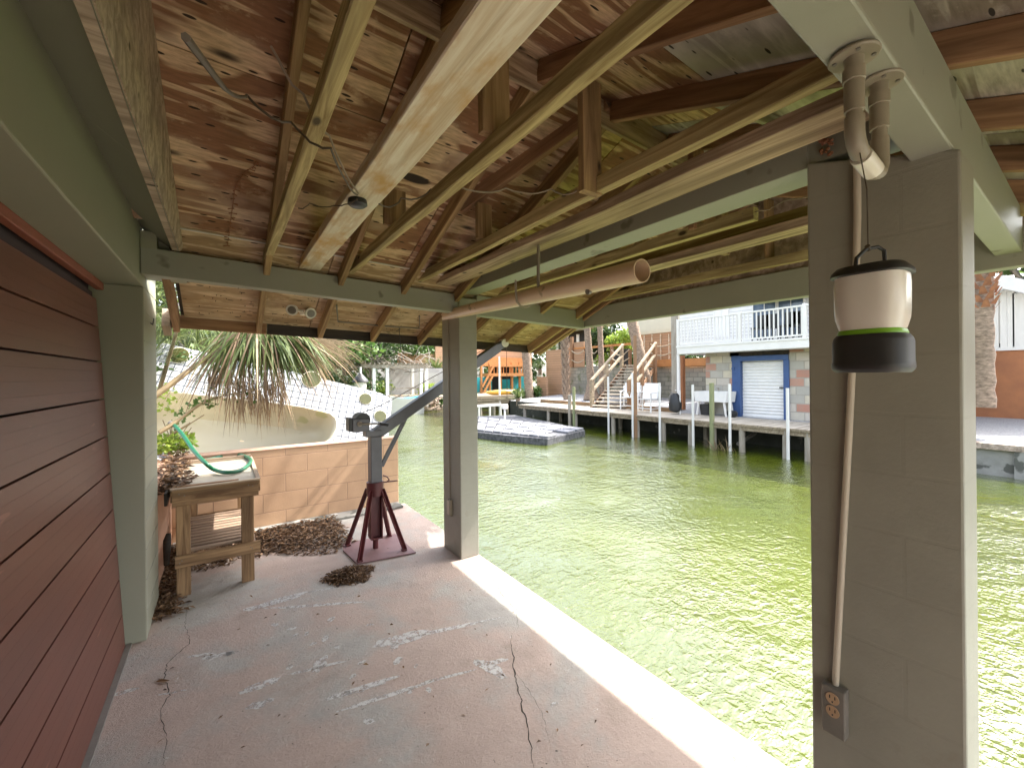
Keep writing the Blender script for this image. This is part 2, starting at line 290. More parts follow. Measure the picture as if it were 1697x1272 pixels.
# ---------------------------------------------------------------- mesh builder
class MB:
    def __init__(s): s.v=[];s.f=[]
    def add(s,vs,fs):
        o=len(s.v);s.v+= [Vector(p) for p in vs];s.f+=[tuple(i+o for i in q) for q in fs];return s
    def box(s,a,b):
        x0,y0,z0=a;x1,y1,z1=b
        x0,x1=sorted((x0,x1));y0,y1=sorted((y0,y1));z0,z1=sorted((z0,z1))
        return s.add([(x0,y0,z0),(x1,y0,z0),(x1,y1,z0),(x0,y1,z0),(x0,y0,z1),(x1,y0,z1),(x1,y1,z1),(x0,y1,z1)],
            [(0,3,2,1),(4,5,6,7),(0,1,5,4),(1,2,6,5),(2,3,7,6),(3,0,4,7)])
    def bar(s,p,q,w,h,up=(0,0,1),ch=.0):
        p=Vector(p);q=Vector(q);d=(q-p).normalized();up=Vector(up)
        sd=d.cross(up)
        if sd.length<1e-4: sd=d.cross(Vector((1,0,0)))
        sd.normalize();u=sd.cross(d)
        c=[(-w/2,-h/2),(w/2,-h/2),(w/2,h/2),(-w/2,h/2)]
        vs=[e+sd*a+u*b for e in (p,q) for a,b in c]
        return s.add(vs,[(3,2,1,0),(4,5,6,7)]+[(i,(i+1)%4,4+(i+1)%4,4+i) for i in range(4)])
    def prism(s,poly,vec):
        n=len(poly);vec=Vector(vec);P=[Vector(p) for p in poly]
        return s.add(P+[p+vec for p in P],[tuple(range(n))[::-1],tuple(range(n,2*n))]+[(i,(i+1)%n,n+(i+1)%n,n+i) for i in range(n)])
    def tube(s,pts,r,n=8,cap=True):
        pts=[Vector(p) for p in pts];k=len(pts);rs=r if isinstance(r,(list,tuple)) else [r]*k
        o=len(s.v);up=None
        for i,p in enumerate(pts):
            d=(pts[min(i+1,k-1)]-pts[max(i-1,0)]).normalized()
            if up is None:
                a=Vector((0,0,1)) if abs(d.z)<.9 else Vector((1,0,0));up=(a-d*a.dot(d)).normalized()
            else:
                up=(up-d*up.dot(d))
                if up.length<1e-5: up=Vector((1,0,0))
                up.normalize()
            sd=d.cross(up)
            for j in range(n):
                t=2*math.pi*j/n;s.v.append(p+(up*math.cos(t)+sd*math.sin(t))*rs[i])
        for i in range(k-1):
            for j in range(n):
                a=o+i*n+j;b=o+i*n+(j+1)%n;s.f.append((a,b,b+n,a+n))
        if cap: s.f.append(tuple(o+j for j in range(n))[::-1]);s.f.append(tuple(o+(k-1)*n+j for j in range(n)))
        return s
    def quad(s,a,b,c,d): return s.add([a,b,c,d],[(0,1,2,3)])
    def cyl(s,c,r,z0,z1,n=16,r2=None):
        return s.tube([(c[0],c[1],z0),(c[0],c[1],z1)],[r,r if r2 is None else r2],n)
    def lathe(s,c,prof,n=24,sq=None):
        # prof: list of (r,z); sq = (number of sides feel) for rounded polygon outlines
        o=len(s.v)
        for r,z in prof:
            for j in range(n):
                t=2*math.pi*j/n;k=1
                if sq: k=1/((abs(math.cos(t))**sq+abs(math.sin(t))**sq)**(1/sq))
                s.v.append(Vector((c[0]+r*k*math.cos(t),c[1]+r*k*math.sin(t),c[2]+z)))
        for i in range(len(prof)-1):
            for j in range(n):
                a=o+i*n+j;b=o+i*n+(j+1)%n;s.f.append((a,b,b+n,a+n))
        s.f.append(tuple(o+j for j in range(n))[::-1]);s.f.append(tuple(o+(len(prof)-1)*n+j for j in range(n)));return s
    def build(s,name,mt,parent=None,smooth=False,bevel=0,loc=None):
        me=bpy.data.meshes.new(name)
        wl=Vector(parent['wl']) if parent is not None and 'wl' in parent else Vector((0,0,0))
        if loc is None: loc=wl if parent is not None else Vector((0,0,0))
        loc=Vector(loc)
        me.from_pydata([v-loc for v in s.v],[],s.f);me.materials.append(M[mt] if isinstance(mt,str) else mt)
        if smooth: me.polygons.foreach_set('use_smooth',[True]*len(me.polygons))
        me.update()
        o=bpy.data.objects.new(name,me);C.objects.link(o)
        if parent is not None: o.parent=parent;o.location=loc-wl
        else: o.location=loc
        WL[o.name]=loc
        if bevel:
            b=o.modifiers.new('b','BEVEL');b.width=bevel;b.segments=2;b.limit_method='ANGLE'
        if smooth: autosm(me)
        return o
WL={}
def autosm(me,ang=40):
    bm=bmesh.new();bm.from_mesh(me)
    bmesh.ops.recalc_face_normals(bm,faces=bm.faces)
    for e in bm.edges:
        if len(e.link_faces)==2 and e.calc_face_angle(0)>math.radians(ang): e.smooth=False
    bm.to_mesh(me);bm.free()
def sub(name,mb,mt,parent,**k):
    # child of a part: parent part sits at WL[parent.name]
    wl=WL[parent.name];o=mb.build(name,mt,None,loc=wl,**k);o.parent=parent;o.location=(0,0,0);return o
def thing(name,label,cat,loc=(0,0,0),group=None):
    o=bpy.data.objects.new(name,None);C.objects.link(o);o.location=loc;o['wl']=tuple(loc);WL[o.name]=Vector(loc)
    o['label']=label;o['category']=cat;o.empty_display_size=.1
    if group:o['group']=group
    return o
def tag(o,label,cat,group=None,kind=None):
    o['label']=label;o['category']=cat
    if group:o['group']=group
    if kind:o['kind']=kind
    return o
def struct(o): o['kind']='structure';return o
def timber(name,p,q,w,h,mt,parent=None,jit=.0015,roll=0,ch=.003):
    """board from p to q (centre line), local X along the grain"""
    p=Vector(p);q=Vector(q);d=q-p;L=d.length;d.normalize()
    sd=Vector((0,0,1)).cross(d)
    if sd.length<1e-3: sd=Vector((1,0,0)).cross(d)
    sd.normalize();u=d.cross(sd)
    mt4=Matrix((( d.x,sd.x,u.x,p.x),(d.y,sd.y,u.y,p.y),(d.z,sd.z,u.z,p.z),(0,0,0,1)))
    if roll: mt4=mt4@Matrix.Rotation(roll,4,'X')
    n=max(2,int(L/.25)+1);a,b=w/2,h/2
    prof=[(-a+ch,-b),(a-ch,-b),(a,-b+ch),(a,b-ch),(a-ch,b),(-a+ch,b),(-a,b-ch),(-a,-b+ch)]
    vs=[];fs=[];sd_=U(0,99)
    for i in range(n):
        x=L*i/(n-1);wy=noise.noise(Vector((x*1.3,sd_,0)))*jit*2;wz=noise.noise(Vector((x*1.3,sd_,7)))*jit*2
        for (yy,zz) in prof: vs.append((x,yy+wy+U(-jit,jit)*.4,zz+wz+U(-jit,jit)*.4))
    for i in range(n-1):
        for j in range(8):
            k=i*8+j;l=i*8+(j+1)%8;fs.append((k,l,l+8,k+8))
    fs.append(tuple(range(8))[::-1]);fs.append(tuple((n-1)*8+j for j in range(8)))
    me=bpy.data.meshes.new(name);me.from_pydata(vs,[],fs);me.materials.append(M[mt]);me.update()
    o=bpy.data.objects.new(name,me);C.objects.link(o)
    if parent is not None:
        o.parent=parent;wl=Vector(parent['wl']);o.matrix_local=Matrix.Translation(-wl)@mt4
    else: o.matrix_world=mt4
    return o
def cat(P,k=6):
    P=[Vector(p) for p in P];o=[]
    for i in range(len(P)-1):
        a=P[max(i-1,0)];b=P[i];c=P[i+1];d=P[min(i+2,len(P)-1)]
        for j in range(k):
            t=j/k;o.append(.5*((2*b)+(c-a)*t+(2*a-5*b+4*c-d)*t*t+(3*b-a-3*c+d)*t*t*t))
    o.append(P[-1]);return o
# ================================================================ boathouse
sag=lambda x:-.034*(x-.2)
BH=thing('boathouse','open canal boathouse with gray green beams, red door and bare timber roof','boathouse',(0,0,0))
slab=MB();slab.box((-.9,-4.5,-.22),(1.82,4.98,0))
slab=struct(slab.build('concrete_slab','slab',bevel=.008))
# seawall under the slab
struct(MB().box((-.9,-4.5,-2.2),(1.80,4.98,-.222)).build('seawall','seawall'))
# floor cracks (thin dark seams lying in the slab)
def strip(pts,w,z):
    mb=MB();P=[Vector((p[0],p[1],z)) for p in pts]
    fine=[]
    for a,b in zip(P,P[1:]):
        k=max(2,int((b-a).length/.02))
        for i in range(k): fine.append(a.lerp(b,i/k)+Vector((U(-1,1),U(-1,1),0))*.006)
    fine.append(P[-1]);vs=[];fs=[]
    for i,p in enumerate(fine):
        d=(fine[min(i+1,len(fine)-1)]-fine[max(i-1,0)]).normalized();s=Vector((-d.y,d.x,0))*w*U(.35,1.1)*(.25+.75*min(1,3*min(i,len(fine)-1-i)/len(fine)))
        vs+=[p-s,p+s]
    for i in range(len(fine)-1): fs.append((2*i,2*i+1,2*i+3,2*i+2))
    return mb.add(vs,fs)
for name,px,w in (('crack',[(838,1050),(842,1110),(852,1160),(864,1210),(872,1272)],.0042),('crack',[(800,940),(825,985),(848,1010),(850,1040),(838,1052)],.0016),
    ('crack',[(305,985),(298,1020),(306,1055),(268,1085),(262,1110),(270,1140),(256,1165),(263,1205),(258,1272)],.0024),('crack',[(842,1110),(870,1150),(890,1190),(900,1230)],.0012)):
    o=strip([AZ(x,y,0) for x,y in px],w,.0008).build(name,'crackm');o.parent=slab
# paint spills
def splat(cx,cy,rx,ry,ang=0,seed=0,n=40):
    mb=MB();vs=[(cx,cy,.0022)]
    for i in range(n):
        t=2*math.pi*i/n;k=1+.38*noise.noise(Vector((math.cos(t)*1.6,math.sin(t)*1.6,seed*3.1)))+.16*noise.noise(Vector((math.cos(t)*5,math.sin(t)*5,seed*3.1)))
        x=math.cos(t)*rx*k;y=math.sin(t)*ry*k
        vs.append((cx+x*math.cos(ang)-y*math.sin(ang),cy+x*math.sin(ang)+y*math.cos(ang),.0022))
    mb.add(vs,[(0,1+i,1+(i+1)%n) for i in range(n)]);return mb
spl=MB();k=0
for (x0,y0,x1,y1,w) in ((395,1003,500,975,.035),(430,1000,600,992,.014),(500,975,545,968,.01),(620,1063,700,1045,.055),(680,1050,810,1025,.018),(780,1092,826,1120,.030),(795,1100,830,1092,.016),(560,1170,700,1128,.014),(690,1128,780,1108,.010),
    (300,1078,345,1072,.012),(330,1080,385,1070,.02),(470,1110,560,1090,.012),(170,1140,220,1128,.015),(540,1150,640,1120,.02),(386,1138,450,1118,.03),(250,1140,300,1132,.008)):
    a=AZ(x0,y0,0);b=AZ(x1,y1,0);c=(a+b)/2;k+=1
    s=splat(c.x,c.y,(b-a).length/2*1.1,w,math.atan2(b.y-a.y,b.x-a.x),k);spl.add(s.v,s.f)
for (x,y,r) in ((447,1027,.020),(475,1034,.022),(482,1045,.016),(500,1043,.016),(530,1052,.026),(510,1060,.015),(550,1066,.015),(522,1094,.045),(470,1097,.020),(650,1090,.025),(590,1092,.016),(575,1115,.016),(372,1073,.020),(645,1067,.03),(605,1030,.016),(540,1020,.024),
    (680,1100,.012),(700,1140,.016),(670,1140,.02),(780,1096,.02),(907,1168,.016),(600,1190,.02),(436,1152,.018),(565,1142,.015),(415,1160,.03),(588,1140,.012)):
    p=AZ(x,y,0);k+=1;s=splat(p.x,p.y,r*1.3,r*.8,U(0,3),k);spl.add(s.v,s.f)
o=spl.build('paint_spill','splat');o.parent=slab
# block columns
def column(y0,y1,zt0,zt1,lab):
    x0,x1=1.64,1.815
    mb=MB().add([(x0,y0,0),(x1,y0,0),(x1,y1,0),(x0,y1,0),(x0,y0,zt0),(x1,y0,zt0),(x1,y1,zt1),(x0,y1,zt1)],
      [(0,3,2,1),(4,5,6,7),(0,1,5,4),(1,2,6,5),(2,3,7,6),(3,0,4,7)])
    o=mb.build('block_pillar','pillarblock',BH,bevel=.007);o['label']=lab;return o
column(.236,.598,2.150,2.262,'near block pillar beside the lantern');column(3.157,3.49,2.215,2.265,'far block pillar at the water edge')
# painted beams
def beam(a,b,lab=None,mt='paint'):
    o=MB().box(a,b).build('beam',mt,BH,bevel=.005)
    if lab:o['label']=lab
    return o
def sbeam(x0,x1,y0,y1,zb,h,lab):
    mb=MB();z0=zb+sag(x0);z1=zb+sag(x1)
    mb.add([(x0,y0,z0),(x1,y0,z1),(x1,y1,z1),(x0,y1,z0),(x0,y0,z0+h),(x1,y0,z1+h),(x1,y1,z1+h),(x0,y1,z0+h)],
      [(0,3,2,1),(4,5,6,7),(0,1,5,4),(1,2,6,5),(2,3,7,6),(3,0,4,7)])
    o=mb.build('beam','paint',BH,bevel=.005);o['label']=lab
sbeam(-.384,1.638,3.157,3.25,2.132,.155,'painted cross beam over the crane side')
sbeam(1.817,3.10,3.157,3.25,2.132,.175,'painted cross beam continuing over the water')
sbeam(-.38,3.10,.250,.338,2.205,.20,'painted cross beam beside the near pillar')
MB().box((1.66,.342,2.258),(1.80,3.154,2.342)).build('beam','paint',BH,bevel=.005)
MB().box((1.655,.600,2.250),(1.812,3.154,2.345)).build('beam','paint',BH,bevel=.004)['label']='painted beam along the water edge'
MB().box((3.103,.05,2.045),(3.19,3.30,2.235)).build('beam','paint',BH,bevel=.005)['label']='outer painted beam over the canal'
# mini trims beneath the outer beam
# roof planes
RY=1.45;SL=.38;ZR=2.97
def zf(x,y): return 3.52-SL*y+sag(x)          # underside of sheathing, far slope
def zn(x,y): return ZR-SL*(RY-y)+sag(x)       # near slope
def sheet(name,y0,y1,fn,x0,x1,mt,th=.018,lab=None):
    c=[Vector((x0,y0,fn(x0,y0))),Vector((x1,y0,fn(x1,y0))),Vector((x1,y1,fn(x1,y1))),Vector((x0,y1,fn(x0,y1)))]
    up=(c[1]-c[0]).cross(c[3]-c[0]).normalized()
    if up.z<0: up=-up
    ex=(c[1]-c[0]).normalized();ey=up.cross(ex)
    mtx=Matrix(((ex.x,ey.x,up.x,c[0].x),(ex.y,ey.y,up.y,c[0].y),(ex.z,ey.z,up.z,c[0].z),(0,0,0,1)))
    inv=mtx.inverted();P=[inv@q for q in c]
    mb=MB();mb.prism([P[0],P[1],P[2],P[3]],(0,0,th))
    me=bpy.data.meshes.new(name);me.from_pydata(mb.v,[],mb.f);me.materials.append(M[mt]);o=bpy.data.objects.new(name,me);C.objects.link(o);o.parent=BH;o.matrix_local=mtx
    if lab:o['label']=lab
    return o
g=.003
xs=[-.24,.93,2.1,3.22]
# far slope, rows of sheets from the eave up
rows=[(2.98,4.0,'plyeave'),(1.98,2.975,'ply'),(RY,1.975,'ply')]
for r,(a,b,mt) in enumerate(rows):
    xx=[-.24,.62+.0*r,1.85,3.22] if r%2==0 else [-.46,1.10,2.3,3.22]
    for i in range(3): sheet('roof_sheet',a,b,zf,xx[i]+g,xx[i+1]-g,mt)
for r,(a,b) in enumerate([(-1.0,-.06),(-.055,.93),(.935,RY)]):
    xx=[-.24,.75,1.95,3.22] if r%2==0 else [-.46,1.2,2.4,3.22]
    for i in range(3): sheet('roof_sheet',a,b,zn,xx[i]+g,xx[i+1]-g,'plygray' if (i>0 and not (r==2 and i==1)) else 'ply')
# shingle skin above so nothing shines through the seams
for nm,fn,a,b in (('roof_cover',zf,RY-.02,4.03),('roof_cover',zn,-1.03,RY-.0)):
    sheet(nm,a,b,lambda x,y,fn=fn:fn(x,y)+.024,-.26,3.26,'darkwood',.02)
# white metal strip at the sheet joint
timber('joint_strip',(-.30,2.985,zf(-.3,2.985)-.004),(1.62,2.985,zf(1.62,2.985)-.004),.018,.006,'whitepaint',BH)
# rafters
RX=[.24,.70,1.16,1.62,2.08,2.54,3.0]
for x in RX:
    h=.092;w=.036
    timber('rafter',(x,RY+.012,zf(x,RY+.012)-h/2-.004),(x,3.985,zf(x,3.985)-h/2-.004),w,h,'rafter',BH,jit=.0025)
    timber('rafter',(x+.002,RY-.012,zn(x,RY-.012)-h/2-.004),(x+.002,-.97,zn(x,-.97)-h/2-.004),w,h,'scab' if x>1 else 'rafter',BH,jit=.0025)
timber('ridge_board',(-.40,RY,ZR-.075+sag(-.4)),(3.15,RY,ZR-.075+sag(3.15)),.02,.13,'rough',BH)
# eave fascia, rotten dark towards the water
timber('fascia_board',(-.33,4.008,zf(-.33,4.0)-.035),(.30,4.008,zf(.3,4.0)-.035),.02,.10,'scab',BH)
timber('fascia_board',(.302,4.008,zf(.3,4.0)-.035),(3.12,4.008,zf(3.12,4.0)-.035),.02,.10,'darkwood',BH)
timber('fascia_board',(-.33,-1.0,zn(-.33,-1.0)-.04),(3.12,-1.0,zn(3.12,-1.0)-.04),.02,.11,'darkwood',BH)
# barge rafters on the outer gable and the wall side
for x,mt in ((3.10,'scab'),(3.16,'rafter')):
    timber('barge_board',(x,RY+.01,zf(x,RY)-.05),(x,4.01,zf(x,4.01)-.05),.04,.11,mt,BH)
timber('barge_board',(-.285,3.25,zf(-.28,3.25)-.06),(-.285,4.01,zf(-.28,4.01)-.06),.04,.12,'scab',BH)
timber('barge_board',(-.335,3.86,zf(-.33,3.86)-.08),(-.335,4.01,zf(-.33,4.01)-.08),.045,.14,'rough2',BH)
# gable infill above the outer beam
pl=[(3.13,.24,2.237),(3.13,3.26,2.237),(3.13,3.28,zf(3.13,3.28)-.005),(3.13,RY,ZR+sag(3.13)-.005),(3.13,.22,zn(3.13,.22)-.005)]
MB().prism(pl,(.02,0,0)).build('gable_board','rough2',BH)
# rough board and green soffit above the wall
pl=[(-.235,-.9,2.43),(-.235,3.30,2.30),(-.19,3.30,zf(-.2,3.3)-.002),(-.19,RY,ZR-.002),(-.19,-.9,zn(-.2,-.9)-.002)]
fbm=MB();ys=[.30,.7,1.1,RY,1.9,2.4,2.8,3.155];vs=[]
for y in ys:
    zt_=(zf if y>=RY else zn)(-.2,y)-.004
    if y==ys[0]: zt_=max(zt_,2.36)
    vs+=[(-.205,y,2.305),(-.190,y,zt_),(-.240,y,2.305),(-.240,y,zt_)]
for i in range(len(ys)-1):
    a=4*i;fbm.f+=[(a,a+4,a+5,a+1),(a+2,a+3,a+7,a+6),(a,a+2,a+6,a+4),(a+1,a+5,a+7,a+3)]
fbm.f+=[(0,1,3,2),(4*len(ys)-4,4*len(ys)-2,4*len(ys)-1,4*len(ys)-3)];fbm.v=[Vector(v) for v in vs];fbm.build('facing_board','rough2',BH)
def panel(y0,y1):
    MB().add([(-.40,y0,2.4475),(-.40,y1,2.4475),(-.209,y1,2.302),(-.209,y0,2.302),(-.40,y0,2.475),(-.40,y1,2.475),(-.209,y1,2.303+.001),(-.209,y0,2.303+.001)],[(0,3,2,1),(4,5,6,7),(0,1,5,4),(1,2,6,5),(2,3,7,6),(3,0,4,7)]).build('soffit_board','wallpaint',BH)
MB().box((-.383,3.254,2.16),(-.188,3.40,2.43)).build('wall_return','wallpaint',BH,bevel=.003);panel(-2.0,1.95);panel(1.953,3.27)
MB().box((-.384,3.156,2.30),(-.31,3.84,2.40)).build('soffit_board','wallpaint',BH,bevel=.003)
# wall: header over the door and the pier beyond it
wall=MB();wall.box((-.66,-2.2,2.10),(-.386,3.84,2.446)).box((-.66,3.285,0),(-.386,3.84,2.10))
wl=wall.build('wall','wallpaint',BH,bevel=.006)
lm=MB()
for i in range(1,12):
    z=.178*i
    lm.box((-.386,3.30,z-.003),(-.3845,3.83,z+.003))
sub('mortar_line',lm,'paint',wl)
MB().box((-.9,-4.5,0),(-.665,-1.6,2.44)).build('wall','wallpaint',BH)
MB().box((-.665,-4.5,0),(-.386,-1.0,2.44)).build('wall','wallpaint',BH,bevel=.006)
# red sectional door leaning in at its top
def dx(z): return -.478-.045*z
DZ=[.0,.205,.412,.618,.825,1.031,1.238,1.444,1.648,1.835,1.995]
door=MB().prism([(dx(0)-.055,-1.0,.0),(dx(0)-.055,3.283,.0),(dx(2.045)-.055,3.283,2.045),(dx(2.045)-.055,-1.0,2.045)],(.02,0,0)).build('garage_door','doordark',BH)
for i in range(len(DZ)-1):
    a,b=DZ[i]+.004,DZ[i+1]-.005
    mb=MB();nn=4
    for j in range(nn):
        z0=a+(b-a)*j/nn;z1=a+(b-a)*(j+1)/nn-(.0005 if j<nn-1 else 0)
        e0,e1=3.266-.050*z0,3.266-.050*z1
        mb.add([(dx(z0)-.03,-.98,z0),(dx(z0)-.03,e0,z0),(dx(z0),e0,z0),(dx(z0),-.98,z0),(dx(z1)-.03,-.98,z1),(dx(z1)-.03,e1,z1),(dx(z1),e1,z1),(dx(z1),-.98,z1)],
          [(0,1,2,3),(7,6,5,4),(0,4,5,1),(1,5,6,2),(2,6,7,3),(3,7,4,0)])
    sub('panel',mb,'door',door)
MB().box((-.70,-1.0,0),(-.62,3.284,2.10)).build('interior_dark','doordark',BH)  # black box added behind the door as dark interior, stops light leaking in
mb=MB().box((dx(2.05)-.02,-1.0,2.058),(dx(2.05)+.014,3.283,2.099));mb.build('door_trim','trim',BH,bevel=.004)
# threshold strip
MB().box((-.478,-1.0,.0),(-.452,3.284,.012)).build('threshold','boxgray',BH)
# ceiling joists of the trusses   (x0,x1,zbottom,h,material,y0,y1)
for x0,x1,zb,h,mt,y0,y1 in ((.218,.262,2.300,.058,'treated',.34,3.24),(.430,.566,2.300,.05,'whiteboard',.34,3.24),(.745,.790,2.300,.062,'treated',.34,3.24),
    (1.262,1.306,2.296,.062,'treated',.34,3.24),(1.306,1.322,2.31,.06,'scab',.34,3.24),(1.415,1.575,2.290,.045,'rough',.34,3.22),
    (2.02,2.065,2.262,.06,'treated',.95,3.24),(2.335,2.465,2.262,.05,'rough',.34,3.24),(2.42,2.46,2.33,.06,'treated',.34,3.24),(3.02,3.065,2.262,.062,'treated',.2,3.24),(3.20,3.34,2.262,.03,'rough',.2,3.24)):
    timber('ceiling_joist',((x0+x1)/2,y0,zb+h/2),((x0+x1)/2,y1,zb+h/2),x1-x0,h,mt,BH,jit=.003)
# posts and braces of the trusses
for x0,x1,y0,y1,z0,z1,mt in ((.752,.785,1.15,1.26,2.364,2.80,'rafter'),(1.225,1.26,1.17,1.275,2.29,2.80,'rafter'),(1.27,1.30,2.09,2.19,2.36,2.66,'rafter'),(.755,.785,2.16,2.28,2.364,2.64,'rafter'),
    (2.03,2.065,1.2,1.3,2.3,2.8,'scab'),(2.47,2.505,1.3,1.4,2.27,2.8,'rafter'),(2.47,2.505,1.9,2.0,2.27,2.7,'rafter'),(3.075,3.10,1.3,1.4,2.27,2.8,'rafter')):
    yc=(y0+y1)/2;zt=min(z1,(zf if yc>RY else zn)((x0+x1)/2,yc)-.1)
    timber('web_post',((x0+x1)/2,yc,z0),((x0+x1)/2,yc,zt),y1-y0 if False else x1-x0,y1-y0,mt,BH,roll=0)
timber('brace',(1.20,2.26,2.58),(1.585,1.44,2.905),.04,.085,'scab',BH)
timber('brace',(1.95,2.3,2.5),(2.35,1.5,2.78),.04,.085,'scab',BH)
timber('block',(.46,.80,2.72),(.46,.98,2.76),.035,.07,'rough2',BH)
0 and timber('blocking_board',(.29,1.98,zf(.3,1.98)-.06),(1.12,1.98,zf(1.1,1.98)-.06),.035,.085,'rough2',BH)
timber('gusset_board',(1.65,.95,2.74),(2.9,.6,2.62),.02,.16,'plygray',BH)
# nailer blocks on the near slope beside the pillar
timber('block',(2.10,.12,2.36),(2.50,.12,2.35),.04,.09,'rafter',BH)
# mud nest
# ================================================================ fixtures
nest=MB();
for i in range(26):
    p=AX(1378+U(-11,9),243+U(-3,7) if R_()<.6 else 258+U(-4,10),1.652);r=U(.003,.007)
    nest.lathe((1.650,p.y,p.z),[(r*.3,-r),(r,-r*.4),(r,r*.4),(r*.3,r)],8)
tag(nest.build('mud_nest','bootred',smooth=True),'rusty brown wasp mud nest stuck on the beam by the near pillar','nest')
# drain fittings under the cross beam
dr=thing('drain_trap','painted pvc drain pipes looped under the beam by the near pillar','drain pipe',(1.05,.29,2.1))
zb=2.205+sag(1.05)
for cx,cy,r,z2 in ((1.028,.292,.0135,2.022),(1.165,.288,.0135,2.030)):
    MB().lathe((cx,cy,zb-.0095),[(.040,0),(.042,.003),(.040,.008),(.03,.0088)],28).build('flange','pvc',dr,smooth=True)
    for k in range(4):
        t=k*math.pi/2+.5;MB().lathe((cx+.031*math.cos(t),cy+.031*math.sin(t),zb-.0125),[(.004,0),(.004,.003)],8).build('screw','boxgray',dr)
    MB().lathe((cx,cy,z2),[(r,0),(r,.04),(r+.003,.041),(r+.003,zb-z2-.055),(r+.005,zb-z2-.054),(r+.005,zb-z2-.03),(r+.002,zb-z2-.029),(r+.003,zb-z2-.009)],20).build('pipe','pvc',dr,smooth=True)
a=Vector((1.028,.292,2.022));b=Vector((1.165,.288,2.030))
MB().tube([a+Vector((0,0,.03)),a,a+Vector((.008,0,-.018)),a+Vector((.024,0,-.030)),b+Vector((-.04,0,-.062)),b+Vector((-.014,0,-.054)),b+Vector((0,0,-.035)),b+Vector((0,0,.02))],.0165,16).build('elbow','pvc',dr,smooth=True)
MB().tube([a+Vector((.034,0,-.036)),b+Vector((-.044,0,-.060))],.019,16).build('clear_union','globe',dr,smooth=True)
# lantern hanging by a cord
lx,ly=1.27,.335   # centre
LZ=1.562
ln=thing('camping_lantern','white and charcoal camping lantern hanging on a cord before the near pillar','lantern',(1.005,.262,LZ))
c=(1.005,.262,LZ)
s=.058
MB().lathe(c,[(s*.88,-.013),(s*.96,-.008),(s*.985,-.004),(s*.985,.004),(s*.965,.007),(s*.965,.044),(s*.93,.051),(s*.86,.057)],48,sq=3.2).build('base','charcoal',ln,smooth=True)
MB().lathe(c,[(s*.83,.056),(s*.84,.060),(s*.80,.066)],48,sq=3.2).build('ring','lime',ln,smooth=True)
MB().lathe(c,[(s*.78,.064),(s*.82,.073),(s*.88,.087),(s*.90,.105),(s*.905,.150),(s*.89,.168)],48,sq=3.2).build('globe','globe',ln,smooth=True)
MB().lathe(c,[(s*.94,.166),(s*1.0,.168),(s*.98,.175),(s*.85,.184),(s*.4,.188)],48,sq=3.2).build('cap','black',ln,smooth=True)
hx=Vector((RT[0],RT[1],0))
hp=[Vector(c)+hx*(-.030)+Vector((0,0,.184)),Vector(c)+hx*(-.028)+Vector((0,0,.202)),Vector(c)+hx*(-.010)+Vector((0,0,.219)),Vector(c)+hx*(.012)+Vector((0,0,.223)),Vector(c)+hx*(.024)+Vector((0,0,.216)),Vector(c)+hx*(.026)+Vector((0,0,.184))]
MB().tube(hp,.0034,8).build('handle','black',ln,smooth=True)
pc=Vector(c)+hx*(-.006)+Vector((0,0,.221))
cd=MB().tube([pc,pc+Vector((.001,.001,.11)),Vector((1.045,.290,1.995))],.0011,6).tube([pc+Vector((-.004,0,.003)),pc+Vector((0,0,.0)),pc+Vector((.004,0,-.003))],.0045,8)
tag(cd.build('cord','cable'),'thin dark cord from the drain loop down to the lantern','cord')
# conduit and outlet on the near pillar
t1=AX(1425,262,1.625);t0=AX(1373,1150,1.625)
cn=thing('outlet_conduit','tan conduit running down the near pillar to a double outlet box','conduit',(1.62,.5,.45))
MB().tube(cat([(1.628,AX(1427,265,1.628).y,2.20),(1.628,AX(1425,400,1.628).y,AX(1425,400,1.628).z),(1.628,AX(1411,640,1.628).y,AX(1411,640,1.628).z),(1.628,AX(1392,900,1.628).y,AX(1392,900,1.628).z),(1.628,AX(1374,1146,1.628).y,AX(1374,1146,1.628).z)]),.0095,14).build('conduit_pipe','conduit',cn,smooth=True)
yo=AX(1369,1180,1.60).y;zo=AX(1369,1150,1.60).z
bx=MB().box((1.600,yo-.032,.385),(1.638,yo+.032,zo)).build('outlet_box','boxgray',cn,bevel=.004)
rc=MB()
for dz in (-.022,.019):
    rc.tube([(1.600,yo,zo-.052+dz),(1.5970,yo,zo-.052+dz)],.018,24)
sub('receptacle',rc,'recept',bx,smooth=True)
sl=MB()
for dz in (-.022,.019):
    for dy in (-.007,.007): sl.box((1.5962,yo+dy-.0014,zo-.052+dz),(1.5969,yo+dy+.0014,zo-.042+dz))
    sl.box((1.5962,yo-.002,zo-.064+dz),(1.5969,yo+.002,zo-.059+dz))
sub('slot',sl,'black',bx)
c2=thing('outlet_conduit','thin painted conduit down the far pillar to a small outlet','conduit',(1.63,3.33,.4))
MB().tube([(1.634,3.345,2.21),(1.634,3.345,.47)],.0045,8).build('conduit_pipe','pvc',c2,smooth=True)
MB().box((1.612,3.305,.33),(1.638,3.372,.47)).build('outlet_box','pvc',c2,bevel=.005)
MB().box((1.609,3.315,.34),(1.6125,3.362,.46)).build('cover_plate','conduit',c2,bevel=.002)
